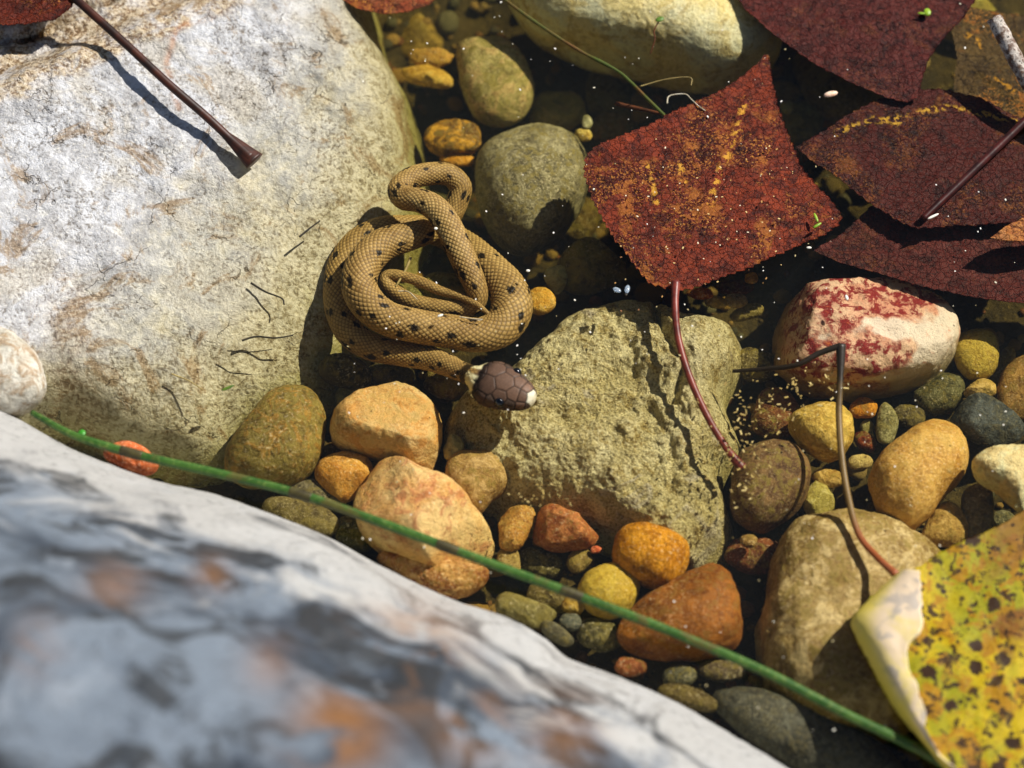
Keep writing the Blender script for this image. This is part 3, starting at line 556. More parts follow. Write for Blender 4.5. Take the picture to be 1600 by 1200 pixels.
    # ---- lower left and centre
    S('stone', 'olive-brown egg-shaped stone leaning on the pale boulder', [(352, 735), (358, 700), (385, 660), (420, 618), (455, 604), (490, 612), (508, 645), (506, 690), (490, 735), (460, 758), (410, 765), (370, 757)],
      M('egg', '#86753c', '#6a5c30', '#9a7434', f=14, mott=0.6, speck=0.6, silt=0.35), h=0.075, z=-0.135, lump=0.03)
    S('stone', 'pale orange angular stone in front of the snake neck', [(518, 672), (530, 640), (565, 615), (610, 600), (650, 587), (680, 595), (692, 630), (690, 680), (680, 725), (665, 742), (620, 722), (575, 712), (530, 695)],
      M('pale_orange', '#dcbc84', '#cfa566', '#bc8440', f=9, mott=0.6, speck=0.3, silt=0.2), h=0.080, z=-0.12, facet=5, e=0.78)
    S('stone', 'small plain orange stone between egg-shaped and peach stones', [(492, 742), (505, 718), (540, 707), (575, 715), (582, 740), (565, 768), (535, 785), (505, 770)], M('plain_orange', '#d6a458', '#be8438', '#9c6428', mott=0.4, speck=0.25, silt=0.1), h=0.04, z=-0.15, facet=1)
    S('boulder', 'large peach angular stone with reddish stains crossed by the green stem', [(556, 790), (568, 750), (590, 718), (620, 712), (655, 735), (710, 760), (745, 800), (772, 845), (774, 880), (745, 900), (700, 905), (640, 880), (585, 855), (562, 825)],
      M('peach', '#e0bd84', '#d0a062', '#a85c3c', f=8, mott=0.5, speck=0.25, silt=0.1), 'stone', h=0.090, z=-0.115, facet=5, e=0.78)
    S('stone', 'low peach and red stone at the near boulder edge under the peach stone', [(590, 870), (640, 858), (720, 880), (765, 895), (740, 925), (690, 935), (630, 905)], M('low_peach', '#b5824c', '#8a4a28', '#d0a870', mott=0.6), z=-0.14, h=0.04)
    S('stone', 'tan rounded stone beside the peach stone and rough rock', [(694, 745), (702, 715), (735, 703), (775, 707), (795, 732), (790, 762), (770, 782), (748, 802), (722, 795), (702, 772)], M('tan_round', '#b08e56', '#967442', '#c8aa78', silt=0.3), h=0.045, z=-0.135)
    S('stone', 'dark grey stone crossed by the green stem below the egg-shaped stone', ell(492, 775, 42, 26, 8), M('grey_cross', '#5f5848', '#4c4638', '#787060'), z=-0.16)
    S('stone', 'olive brown flat stone at the near boulder edge', ell(470, 808, 60, 26, 18), M('flat_olive', '#6e6240', '#574c32', '#857850'), z=-0.15)
    S('stone', 'dark mossy stone beside the low peach stone', ell(555, 835, 36, 24, 25), M('mossy', '#5a5628', '#44411e', '#72703a', silt=0.5), z=-0.17)
    S('pebble', 'tiny pale rough chip next to the tan rounded stone', ell(708, 698, 16, 18, 20, wob=0.12), M('rough_chip', '#cdbf86', '#b0a268', '#8f8048'), 'pebble', facet=3, z=-0.12)
    S('pebble', 'small dark brown pebble between egg-shaped and pale orange stones', ell(520, 705, 18, 14, -20), M('between_brown', '#6c4a24', '#54381c', '#8a6434'), 'pebble')
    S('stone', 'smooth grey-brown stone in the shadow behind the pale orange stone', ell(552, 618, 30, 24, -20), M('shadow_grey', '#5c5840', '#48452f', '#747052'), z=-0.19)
    S('stone', 'dark brown stone in the shadow under the outer coil of the snake, added to darken it', ell(540, 582, 42, 26, 25), M('shadow_filler', '#4a4228', '#383220', '#625838', silt=0.3), z=-0.165, h=0.035)  # dark stone added to cover the lit boulder wall, stands for shadow
    S('stone', 'dark grey stone in the gap between snake coil and pale orange stone, added to darken it', ell(612, 588, 40, 20, 5), M('gap_filler', '#4c4632', '#3a3628', '#645c44', silt=0.3), z=-0.175, h=0.03)  # second dark filler stone, added to keep this gap dark
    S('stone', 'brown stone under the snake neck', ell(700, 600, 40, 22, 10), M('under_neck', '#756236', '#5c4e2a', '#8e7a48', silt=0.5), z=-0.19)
    S('stone', 'orange flat stone at the water edge below the pale boulder', [(163, 712), (175, 694), (205, 690), (232, 705), (248, 728), (230, 742), (190, 735)], M('orange_edge', '#c8683a', '#a84e28', '#dc8c58', mott=0.3, speck=0.2, silt=0), z=-0.02, h=0.03)
    S('stone', 'white and brown round stone standing out of the water at the pale boulder foot', [(-70, 560), (-40, 520), (0, 514), (35, 528), (62, 560), (73, 600), (62, 632), (30, 648), (-20, 650), (-60, 620)],
      M('white_brown', '#c4c0b4', '#b0aa9c', '#8a6a42', f=9, mott=0.55, speck=0.3, silt=0.0), h=0.07, z=0.0)
    S('stone', 'brown stone in the shadow at the right of the rough rock', ell(1180, 570, 34, 26, 15), M('shadow_right', '#5c5030', '#463d26', '#776a42', silt=0.6), z=-0.2)
    # pebbles under the base of the pointed leaf
    S('pebble', 'small orange-red pebble at the base of the pointed red leaf', ell(1096, 459, 19, 9, -3), M('base_orange', '#b5602c', '#94481f', '#d08a4c'), 'pebble', z=-0.13)
    S('pebble', 'long dark red pebble behind the orange-red pebble', ell(1148, 449, 28, 12, 0), M('base_red', '#5c2c22', '#48221a', '#74402f'), 'pebble', z=-0.17)
    S('pebble', 'tiny round ochre pebble beside the dark red pebble', ell(1174, 435, 10, 9, 0), M('base_ochre', '#bc8c3a', '#98702c', '#d4ac60'), 'pebble', z=-0.15)
    S('pebble', 'smooth tan oval pebble beside the rough rock and leaf stalk', ell(1150, 470, 18, 11, 5, wob=0.02), M('base_tan', '#97815a', '#7f6a48', '#b09a74'), 'pebble', z=-0.14)
    S('pebble', 'yellow-tan pebble wedged against the rough rock rim', ell(1118, 472, 18, 10, 8), M('base_yellow', '#a08444', '#826a36', '#bca468'), 'pebble', z=-0.14)
    S('pebble', 'olive pebble between the rough rock and the pink quartzite', ell(1168, 488, 26, 12, -15), M('base_olive', '#7c6c3a', '#62562e', '#94844c'), 'pebble', z=-0.17)

def pink_mat():
    t = NT('pink_quartzite'); v = t.coords(4)
    n1 = t.noise(v, 9, 6, 0.62, 1.0); n2 = t.noise(v, 36, 6, 0.74, 0.4); n3 = t.noise(v, 150, 4, 0.75); n4 = t.noise(v, 6, 4, 0.55, 0.6)
    c = t.mix(t.ramp(n1, 0.40, 0.58), hx('#e4bd9c'), hx('#d99c80'))
    c = t.mix(t.math('MULTIPLY', t.ramp(n2, 0.46, 0.54), t.ramp(n4, 0.38, 0.50)), c, hx('#8a2c2c'))
    c = t.mix(t.math('MULTIPLY', t.ramp(n4, 0.46, 0.38), 0.8), c, hx('#ece2d2'))
    c = t.mix(t.math('MULTIPLY', t.ramp(n2, 0.60, 0.70), 0.7), c, hx('#d0703a'))
    c = t.mix(t.math('MULTIPLY', t.ramp(n3, 0.42, 0.28), 0.8), c, hx('#54221c'))
    c = t.mix(t.math('MULTIPLY', t.ramp(n3, 0.58, 0.74), 0.4), c, hx('#f8eadc'))
    geo = t.n('ShaderNodeNewGeometry'); sx = t.n('ShaderNodeSeparateXYZ'); t.l(geo.outputs['Position'], sx.inputs[0])
    lv = t.math('ADD', sx.outputs[2], t.math('MULTIPLY', t.math('SUBTRACT', n1, 0.5), 0.12))
    c = t.mix(t.math('MULTIPLY', t.ramp(lv, -0.10, -0.17), 0.75), c, hx('#7c6a30'))     # algae low on the flank
    t.bsdf(c, 0.5, t.bump(t.math('ADD', n2, t.math('MULTIPLY', n3, 0.6)), 0.7, 0.010), 0.12); return t.m

# ------------------------------------------------------------------ loose pebbles and gravel
def ico():
    p = (1 + 5 ** .5) / 2
    V = np.array([(-1, p, 0), (1, p, 0), (-1, -p, 0), (1, -p, 0), (0, -1, p), (0, 1, p), (0, -1, -p), (0, 1, -p), (p, 0, -1), (p, 0, 1), (-p, 0, -1), (-p, 0, 1)], float)
    F = [(0, 11, 5), (0, 5, 1), (0, 1, 7), (0, 7, 10), (0, 10, 11), (1, 5, 9), (5, 11, 4), (11, 10, 2), (10, 7, 6), (7, 1, 8), (3, 9, 4), (3, 4, 2), (3, 2, 6), (3, 6, 8), (3, 8, 9), (4, 9, 5), (2, 4, 11), (6, 2, 10), (8, 6, 7), (9, 8, 1)]
    V /= np.linalg.norm(V, axis=1)[:, None]; V = V.tolist(); mid = {}; G = []
    def m(a, b):
        k = (min(a, b), max(a, b))
        if k not in mid:
            q = (np.array(V[a]) + np.array(V[b])); q /= np.linalg.norm(q); mid[k] = len(V); V.append(q.tolist())
        return mid[k]
    for a, b, c in F:
        x, y, z = m(a, b), m(b, c), m(c, a); G += [(a, x, z), (b, y, x), (c, z, y), (x, y, z)]
    return np.array(V), np.array(G)

def build_gravel():
    V0, F0 = ico(); n0 = len(V0)
    pal = [hx(c)[:3] for c in ('#7a6236', '#5c4a2a', '#8f7440', '#4a4434', '#9c7c44', '#6e4a26', '#5e5a44', '#a88c54', '#3e3626', '#85502a')]
    t = NT('loose_gravel'); v = t.coords(); n = t.noise(v, 150, 5, 0.7)
    c = t.mix(t.ramp(n, 0.6, 0.35), t.attr('col'), t.mix(1.0, t.attr('col'), (0.5, 0.46, 0.4, 1), 'MULTIPLY'))
    t.bsdf(c, 0.6, t.bump(n, 0.6, 0.008))
    N = 5200; x = rng.uniform(-1.15, 1.2, N); y = rng.uniform(-1.0, 1.15, N)
    r = 0.004 + 0.012 * rng.random(N) ** 2.2
    Vs, Cs = [], []
    for k in range(N):
        s = r[k] * rng.uniform(0.7, 1.25, 3); s[2] *= 0.7
        q = V0 * s * (1 + 0.18 * rng.normal(size=(n0, 1)) * 0.5)
        a = rng.uniform(0, 6.28); ca, sa = math.cos(a), math.sin(a)
        q = np.stack([q[:, 0] * ca - q[:, 1] * sa, q[:, 0] * sa + q[:, 1] * ca, q[:, 2]], 1)
        Vs.append(q + [x[k], y[k], bedz(x[k], y[k]) + s[2] * 0.7]); Cs.append(np.tile(np.array(pal[rng.integers(len(pal))]) * rng.uniform(0.7, 1.2), (n0, 1)))
    F = (F0[None] + (np.arange(N) * n0)[:, None, None]).reshape(-1, 3)
    o = mesh_obj('gravel', np.vstack(Vs), F, t.m, col=np.vstack(Cs)); tag(o, 'fine brown and ochre gravel covering the pool bed', 'gravel', kind='stuff')
    # loose small pebbles
    kinds = [('ochre', '#a8803c', '#8a6430', '#c8a460'), ('dark brown', '#5a4a2c', '#463a24', '#74603c'), ('grey', '#6c6856', '#56534a', '#86826e'), ('tan', '#a0875a', '#846c44', '#bca67c'), ('rusty red', '#84472a', '#683420', '#a0633c')]
    mats = [stone_mat('loose_%s_pebble' % k[0].replace(' ', '_'), *k[1:], seed=i + 40) for i, k in enumerate(kinds)]
    protos = []
    for i in range(5):
        q = V0 * (1 + 0.22 * fbm(V0 * 1.2 + i * 9, 2))[:, None]; q[:, 2] *= 0.62; q[:, 0] *= rng.uniform(1.0, 1.4)
        me = bpy.data.meshes.new('pebble'); me.from_pydata(q.tolist(), [], F0.tolist()); me.polygons.foreach_set('use_smooth', np.ones(len(F0), bool)); protos.append(me)
    placed = []; tries = 0
    while len(placed) < 130 and tries < 9000:
        tries += 1
        px, py = random.uniform(500, 1590), random.uniform(10, 1180)
        if py > 640 + (px) * 0.452 - 10: continue
        p = at(px, py, -0.24); rr = random.uniform(0.011, 0.026)
        if any(math.hypot(p[0] - f[0], p[1] - f[1]) < f[2] * 0.86 for f in FOOT[3:]): continue
        if any(math.hypot(p[0] - f[0], p[1] - f[1]) < (rr + f[2]) * 0.95 for f in placed): continue
        placed.append((p[0], p[1], rr))
    for k, (x_, y_, rr) in enumerate(placed):
        ki = random.choices(range(5), (4, 3, 3, 4, 1))[0]
        me = protos[random.randrange(5)]
        o = bpy.data.objects.new('pebble', me); COL.objects.link(o)
        o.location = (x_, y_, float(bedz(x_, y_)) + rr * 0.55); o.scale = (rr, rr, rr); o.rotation_euler = (random.uniform(-0.3, 0.3), random.uniform(-0.3, 0.3), random.uniform(0, 6.28))
        if not me.materials: me.materials.append(mats[0])
        o.material_slots[0].link = 'OBJECT'; o.material_slots[0].material = mats[ki]
        near = min(FOOT, key=lambda f: math.hypot(f[0] - x_, f[1] - y_) - f[2])[3]
        size = 'tiny' if rr < 0.016 else 'small' if rr < 0.021 else 'medium'
        tag(o, '%s loose %s pebble in the gravel beside the %s' % (size, kinds[ki][0], near), 'pebble', 'loose pebbles in the gravel')

# ------------------------------------------------------------------ snake
def build_snake():
    z0 = 2.727
    raw = [  # x, y (enlarged survey sheet), diameter, height
        (690, 975, 88, -0.050), (640, 950, 100, -0.062), (560, 925, 106, -0.075), (450, 905, 110, -0.082), (330, 880, 116, -0.088), (245, 825, 122, -0.092), (200, 740, 126, -0.094), (188, 640, 130, -0.095),
        (208, 530, 132, -0.095), (270, 440, 132, -0.095), (360, 388, 126, -0.098), (460, 375, 120, -0.108), (560, 378, 118, -0.125), (650, 405, 124, -0.125), (745, 465, 140, -0.100), (835, 550, 155, -0.075),
        (905, 630, 168, -0.062), (926, 715, 176, -0.058), (880, 795, 165, -0.056), (785, 828, 148, -0.052), (655, 812, 145, -0.046), (520, 790, 145, -0.040), (395, 757, 146, -0.038), (310, 690, 150, -0.036),
        (276, 610, 150, -0.036), (300, 520, 150, -0.038), (375, 445, 142, -0.044), (475, 412, 128, -0.056), (565, 385, 112, -0.072), (625, 350, 104, -0.084), (668, 310, 98, -0.084), (697, 250, 95, -0.074), (706, 195, 98, -0.064),
        (662, 148, 98, -0.052), (590, 140, 100, -0.046), (500, 160, 102, -0.040), (449, 205, 102, -0.034), (470, 245, 104, -0.026), (535, 255, 106, -0.014), (600, 288, 110, -0.008), (648, 350, 114, -0.008),
        (688, 430, 114, -0.012), (728, 520, 110, -0.022), (764, 600, 98, -0.034), (781, 655, 86, -0.046), (772, 697, 76, -0.058), (735, 715, 74, -0.066), (670, 714, 73, -0.068), (590, 705, 71, -0.070), (505, 685, 66, -0.072),
        (435, 645, 60, -0.072), (390, 603, 54, -0.070), (402, 573, 50, -0.066), (462, 578, 48, -0.062), (540, 602, 46, -0.058), (620, 638, 42, -0.054), (700, 660, 36, -0.048), (770, 694, 28, -0.042), (812, 725, 20, -0.038), (838, 746, 8, -0.038)]
    pts = []
    for x, y, d, z in raw:
        p = at(460 + x / z0, 220 + y / z0, z); pts.append([p[0], p[1], p[2], d / z0 / 2 * PXBU])
    # head: axis on the plan from nape to snout
    nape = at(745, 590, -0.020); snout = at(836, 627, -0.010)
    Hl = np.linalg.norm(snout - nape)
    hd = (snout - nape) / Hl
    neck = at(730, 584, -0.036)
    body = catmull(np.vstack([[nape[0], nape[1], nape[2], 0.0215], [neck[0], neck[1], neck[2], 0.0185], pts]), 2300)
    nH = 150
    tH = np.concatenate([np.linspace(0, 0.06, 30)[:-1] ** 1.0, np.linspace(0.06, 1, nH - 29)])
    wk = np.array([(0, 0.2), (0.012, 5), (0.035, 12), (0.08, 17.5), (0.16, 23), (0.26, 27.5), (0.38, 32), (0.50, 35), (0.64, 38), (0.76, 38), (0.86, 34), (0.94, 28.5), (1.0, 24)])
    hk = np.array([(0, 0.2), (0.012, 5), (0.035, 10), (0.08, 13.5), (0.16, 17), (0.26, 20), (0.38, 22.5), (0.50, 24), (0.64, 25), (0.76, 25), (0.86, 22.5), (0.94, 19), (1.0, 18.5)])
    hw = np.interp(tH, wk[:, 0], wk[:, 1]) * PXBU; hh = np.interp(tH, hk[:, 0], hk[:, 1]) * PXBU
    cH = snout[None] - hd[None] * (tH * Hl)[:, None]
    C = np.vstack([cH[:-1], body[:, :3]])
    W = np.concatenate([hw[:-1], np.maximum(body[:, 3], 0.0025)]); H = np.concatenate([hh[:-1], np.maximum(body[:, 3], 0.0025) * 0.90])
    n = len(C); n_h = nH - 1 + 0
    n_h = len(cH) - 1
    # soften the joint of head and body
    for _ in range(12):
        sl = slice(n_h - 10, n_h + 60)
        for A in (W, H):
            A[sl] = (A[n_h - 11:n_h + 59] + A[sl] + A[n_h - 9:n_h + 61]) / 3
        C[sl] = (C[n_h - 11:n_h + 59] + C[sl] + C[n_h - 9:n_h + 61]) / 3
    T = np.gradient(C, axis=0); T /= np.linalg.norm(T, axis=1)[:, None] + 1e-12
    for _ in range(4): T[1:-1] = (T[:-2] + T[1:-1] + T[2:]) / 3
    T /= np.linalg.norm(T, axis=1)[:, None]
    S = np.cross(T, [0, 0, 1.0]); S /= np.linalg.norm(S, axis=1)[:, None]; U = np.cross(S, T)
    m = 132; a = np.linspace(-math.pi, math.pi, m, endpoint=False)           # 0 = top of the back
    sa, ca = np.sin(a), np.cos(a)
    s_arc = np.concatenate([[0], np.cumsum(np.linalg.norm(np.diff(C, axis=0), axis=1))])
    s_body = s_arc - s_arc[n_h]
    SB = np.repeat(s_body, m); A_ = np.tile(a, n)
    L = s_body[-1]
    Nc = np.interp(s_body / L, [0, 0.06, 0.62, 0.80, 0.88, 1.0], [17, 21, 21, 17, 12, 7])
    du = np.interp(s_body / L, [0, 0.04, 0.5, 0.75, 0.9, 1.0], [0.0040, 0.0056, 0.0060, 0.0052, 0.0052, 0.0046])
    uu = np.concatenate([[0], np.cumsum(np.diff(s_body) / du[1:])]); uu -= uu[n_h]
    u = np.repeat(uu, m); v = A_ / (2 * math.pi) * 2 * np.repeat(Nc, m)
    p_, q_ = (u + v) / 2, (u - v) / 2
    ip, iq = np.floor(p_), np.floor(q_); fp, fq = p_ - ip, q_ - iq
    e = np.minimum(np.minimum(fp, 1 - fp), np.minimum(fq, 1 - fq)); w = (fp + fq) / 2
    belly = smooth(2.05, 2.25, np.abs(A_))
    dome = smooth(0.0, 0.20, e)
    hs = dome * (0.45 + 0.75 * w) + 0.18 * np.exp(-((fp - fq) / 0.10) ** 2) * dome
    # belly plates
    fb = np.mod(u / 2, 1); hb = smooth(0, 0.15, np.minimum(fb, 1 - fb)) * (0.5 + 0.5 * fb)
    relief = (hs * (1 - belly) + hb * belly)
    Rr = np.repeat(np.minimum(W, 0.03), m)
    bodymask = smooth(-0.006, 0.004, SB)
    disp = relief * bodymask * 0.055 * Rr
    V = C[:, None] + (W[:, None] * sa[None])[:, :, None] * S[:, None] + (H[:, None] * np.where(ca > 0, ca, ca * 0.85)[None])[:, :, None] * U[:, None]
    V = V.reshape(-1, 3)
    nrm = (sa[None, :, None] * S[:, None] + ca[None, :, None] * U[:, None]).reshape(-1, 3)
    nrm /= np.linalg.norm(nrm, axis=1)[:, None]
    # ---- skin colours and painted flank shading
    def h2(i, j, k): return np.mod(np.sin(i * 127.1 + j * 311.7 + k * 74.7) * 43758.5453, 1.0)
    r1 = h2(ip, iq, 1); r2 = h2(ip, iq, 2)
    base = np.array(hx('#8f6f3a')[:3]); pale = np.array(hx('#d2b06c')[:3]); dark = np.array(hx('#573c1c')[:3])
    lon = fbm(np.stack([SB * 9, A_ * 0.8, 0 * SB], 1), 3)
    k1 = np.clip(0.5 + 0.5 * lon + 0.5 * (r1 - 0.5), 0, 1)[:, None]
    col = base * (1 - k1 * 0.8) + pale * k1 * 0.8
    side = smooth(0.9, 1.9, np.abs(A_))[:, None]; col = col * (1 - 0.25 * side) + dark * 0.25 * side  # flanks darkened, side shading put into the skin colour
    fr = smooth(0.55, 0.2, w)[:, None] * 0.5; col = col * (1 - fr) + dark * fr
    col = col * (1 - 0.58 * (1 - smooth(0.02, 0.17, e))[:, None] * (1 - belly)[:, None])
    # black flecks: alternating rows on the back and flanks, each on the front of a scale and its neighbours
    uc = ip + iq; vc = ip - iq                      # lattice centre of a scale
    sz = np.repeat(np.interp(s_body / L, [0, 0.55, 0.75, 0.84, 0.9], [1, 1, 0.75, 0.35, 0.0]), m)
    ink = np.zeros(len(V))
    for row, per, off in ((4.5, 11, 0), (-4.5, 11, 5), (8.0, 11, 6), (-8.0, 11, 1), (0.8, 17, 9)):
        kk = np.round((u - off - 2 * np.sin(row)) / per)
        jit = h2(kk, 0 * kk + row, 3); jit2 = h2(kk, 0 * kk + row, 4); on = h2(kk, 0 * kk + row, 5) < (0.88 if row != 0.8 else 0.30)
        cu = kk * per + off + 2 * np.sin(row) + (jit - 0.5) * 3.0; cv = row + (jit2 - 0.5) * 2.2
        size = (0.85 + 0.75 * h2(kk, 0 * kk + row, 6))
        dx, dy = (u - cu), (v - cv)
        d = np.abs(dx) / (1.5 * size) + np.abs(np.abs(dy) - 0.35) / (0.95 * size)
        d = d + 0.55 * (h2(ip, iq, 7) - 0.5) + 0.5 * fbm(np.stack([u * 1.3, v * 1.3, 0 * u], 1), 2)
        ink = np.maximum(ink, smooth(1.0, 0.8, d) * on)
    ink *= sz > 0.3; ink *= bodymask * (1 - belly)
    col = col * (1 - 0.95 * ink[:, None])
    col = col * (1 - belly[:, None]) + np.array(hx('#c8b484')[:3]) * belly[:, None] * (0.5 + 0.5 * hb[:, None])
    # ---- head shields
    hm = SB < 0.004
    idx = np.where(np.repeat(np.arange(n) <= n_h + 30, m))[0]
    tt = np.repeat(np.concatenate([tH[:-1], 1 + s_body[n_h:] / Hl]), m)[idx]
    ang = A_[idx]
    def sp(t_, an):
        i = int(np.argmin(np.abs(np.concatenate([tH[:-1], 1 + s_body[n_h:] / Hl]) - t_)))
        return C[i] + W[i] * math.sin(an) * S[i] + H[i] * math.cos(an) * U[i]
    seeds = [(0.015, 0.0, 2)] + [(0.50, 0.0, 0)]
    for sg in (-1, 1):
        seeds += [(0.74, 0.42 * sg, 0), (0.47, 0.80 * sg, 0), (0.285, 0.42 * sg, 0), (0.155, 0.40 * sg, 0), (0.13, 1.25 * sg, 0), (0.30, 1.25 * sg, 1), (0.58, 1.25 * sg, 1), (0.78, 1.15 * sg, 0), (0.95, 0.9 * sg, 0), (0.93, 0.25 * sg, 0),
                  (0.06, 1.5 * sg, 1), (0.16, 1.9 * sg, 1), (0.27, 1.8 * sg, 1), (0.38, 1.75 * sg, 1), (0.50, 1.75 * sg, 1), (0.64, 1.7 * sg, 1), (0.80, 1.7 * sg, 1), (0.95, 1.6 * sg, 1), (0.3, 2.6 * sg, 3), (0.7, 2.6 * sg, 3)]
    SPt = np.array([sp(t_, a_) for t_, a_, _ in seeds]); kind = np.array([k for _, _, k in seeds])
    wgt = np.array([0.007 if k_ == 2 else 0.004 if abs(a_) < 0.5 and t_ > 0.4 and t_ < 0.9 else 0.0 for t_, a_, k_ in seeds])
    PV = V[idx]; D = np.linalg.norm(PV[:, None] - SPt[None], axis=2) - wgt[None]
    so = np.sort(D, 1); near = np.argmin(D, 1); ed = (so[:, 1] - so[:, 0])
    gro = smooth(0.0, 0.0032, ed)
    hmask = 1 - smooth(0.93, 1.0, tt)
    disp[idx] += hmask * 0.0016 * gro + 0.0
    hc = np.array([hx('#5c4536')[:3], hx('#4c3c30')[:3], hx('#d2cbb0')[:3], hx('#cbbf98')[:3]])[kind[near]]
    tone = 0.75 + 0.5 * h2(near, near * 0.0 + 3, 2); tone = np.where(kind[near] >= 2, 1.0, tone * (1.45 - 0.75 * np.clip(tt, 0, 1)))
    spk = 1 + 0.30 * fbm(PV * 260, 2)
    hc = hc * (tone * spk)[:, None] * (0.20 + 0.80 * gro)[:, None]
    jag = tt + 0.05 * fbm(PV * 90, 2)
    collar = smooth(0.93, 0.96, jag) * (1 - smooth(1.06, 1.10, jag)) * smooth(0.16, 0.30, np.abs(ang))
    nap = smooth(1.06, 1.10, jag) * (1 - smooth(1.22, 1.30, jag))
    cc = col[idx] * (1 - hmask[:, None]) + hc * hmask[:, None]
    blk = smooth(0.78, 0.90, jag) * (1 - smooth(0.93, 0.96, jag)); cc = cc * (1 - 0.85 * blk[:, None])
    cc = cc * (1 - collar[:, None]) + np.array(hx('#ddd3a0')[:3]) * collar[:, None]
    cc = cc * (1 - 0.88 * nap[:, None]) 
    mid = smooth(1.30, 0.9, tt); col[idx] = cc
    V = V + nrm * disp[:, None]
    F = grid_faces(n, m, True).tolist(); F.append(list(range(m))[::-1]); F.append([(n - 1) * m + k for k in range(m)])
    t = NT('snake_skin'); vv = t.coords(); nz = t.noise(vv, 300, 3, 0.6)
    t.bsdf(t.attr('col'), 0.5, t.bump(nz, 0.2, 0.002), 0.2)
    root = empty('snake', at(690, 470, -0.13)); tag(root, 'small olive-brown spotted snake coiled in the shallow water, dark head with cream collar', 'snake')
    part('body', V, [f[::-1] for f in F], t.m, root, col=col)
    te = NT('snake_eye'); te.bsdf(hx('#07080c'), 0.08, None, 0.6)
    Vi, Fi = ico()
    for sg in (-1, 1):
        c = sp(0.45, 1.12 * sg); i = int(np.argmin(np.abs(tH - 0.45)))
        o_ = (C[i] - c); c = c + o_ * 0.06
        Vi2, Fi2 = sphere(18, 12); q = Vi2 * 8.2 * PXBU * np.array([1, 1, 1])
        part('eye', q + c, Fi2, te.m, root)
def sphere(nu, nv):
    a = np.linspace(0, 2 * math.pi, nu, endpoint=False); b = np.linspace(-math.pi / 2, math.pi / 2, nv)
    V = np.stack([(np.cos(b)[:, None] * np.cos(a)).ravel(), (np.cos(b)[:, None] * np.sin(a)).ravel(), np.repeat(np.sin(b), nu)], 1)
    return V, grid_faces(nv, nu, True).tolist()

# ------------------------------------------------------------------ leaves
FL = {}
def leaf_mat(name, A, B, C, D, vein, fleck, sx=1.0, flecks=0.8, seed=0.0, rough=0.45):
    t = NT(name); v = t.coords(seed)
    n1 = t.noise(v, 7, 6, 0.65, 0.6); n2 = t.noise(v, 45, 6, 0.7, 0.4); n3 = t.noise(v, 150, 5, 0.72); n4 = t.noise(v, 95, 2, 0.5)
    c = t.mix(t.ramp(n1, 0.38, 0.62), hx(A), hx(B)); c = t.mix(t.math('MULTIPLY', t.ramp(n2, 0.45, 0.63), 0.75), c, hx(C))
    cr = t.voro(v, 75, 'DISTANCE_TO_EDGE'); c = t.mix(t.math('MULTIPLY', t.ramp(cr, 0.07, 0.0), 0.55), c, hx(D))
    c = t.mix(t.math('MULTIPLY', t.ramp(n3, 0.44, 0.33), 0.9), c, hx(D))
    gn = t.noise(v, 210, 2, 0.75); c = t.mix(t.math('MULTIPLY', t.ramp(gn, 0.48, 0.36), 0.85), c, t.mix(1.0, c, (0.32, 0.28, 0.26, 1), 'MULTIPLY'))
    c = t.mix(t.math('MULTIPLY', t.math('MULTIPLY', t.ramp(gn, 0.54, 0.62), t.ramp(n1, 0.47, 0.57)), sx), c, hx('#b87a34'))
    n6 = t.noise(v, 28, 5, 0.65, 0.5)
    c = t.mix(t.math('MULTIPLY', t.ramp(n6, 0.47, 0.40), 0.75), c, t.mix(1.0, c, (0.30, 0.26, 0.26, 1), 'MULTIPLY'))
    c = t.mix(t.math('MULTIPLY', t.math('MULTIPLY', t.ramp(n6, 0.53, 0.60), t.ramp(n1, 0.46, 0.56)), 0.7 * sx), c, hx('#a8662a'))
    vd = t.attr('vd', 'Fac')
    c = t.mix(t.math('MULTIPLY', t.ramp(vd, 0.004, 0.0), 0.35), c, hx(vein))
    fd = t.attr('fd', 'Fac'); fl = t.math('MULTIPLY', t.ramp(t.math('ADD', fd, t.math('MULTIPLY', t.math('SUBTRACT', n2, 0.5), 0.03)), 0.010, 0.001), t.ramp(n4, 0.50, 0.56))
    c = t.mix(t.math('MULTIPLY', fl, flecks), c, hx(fleck))
    h = t.math('ADD', t.math('MULTIPLY', n2, 1.0), t.math('ADD', t.math('MULTIPLY', n3, 0.7), t.math('MULTIPLY', t.ramp(cr, 0.0, 0.08), 0.25)))
    t.bsdf(c, rough, t.bump(h, 0.8, 0.005), 0.15); return t.m

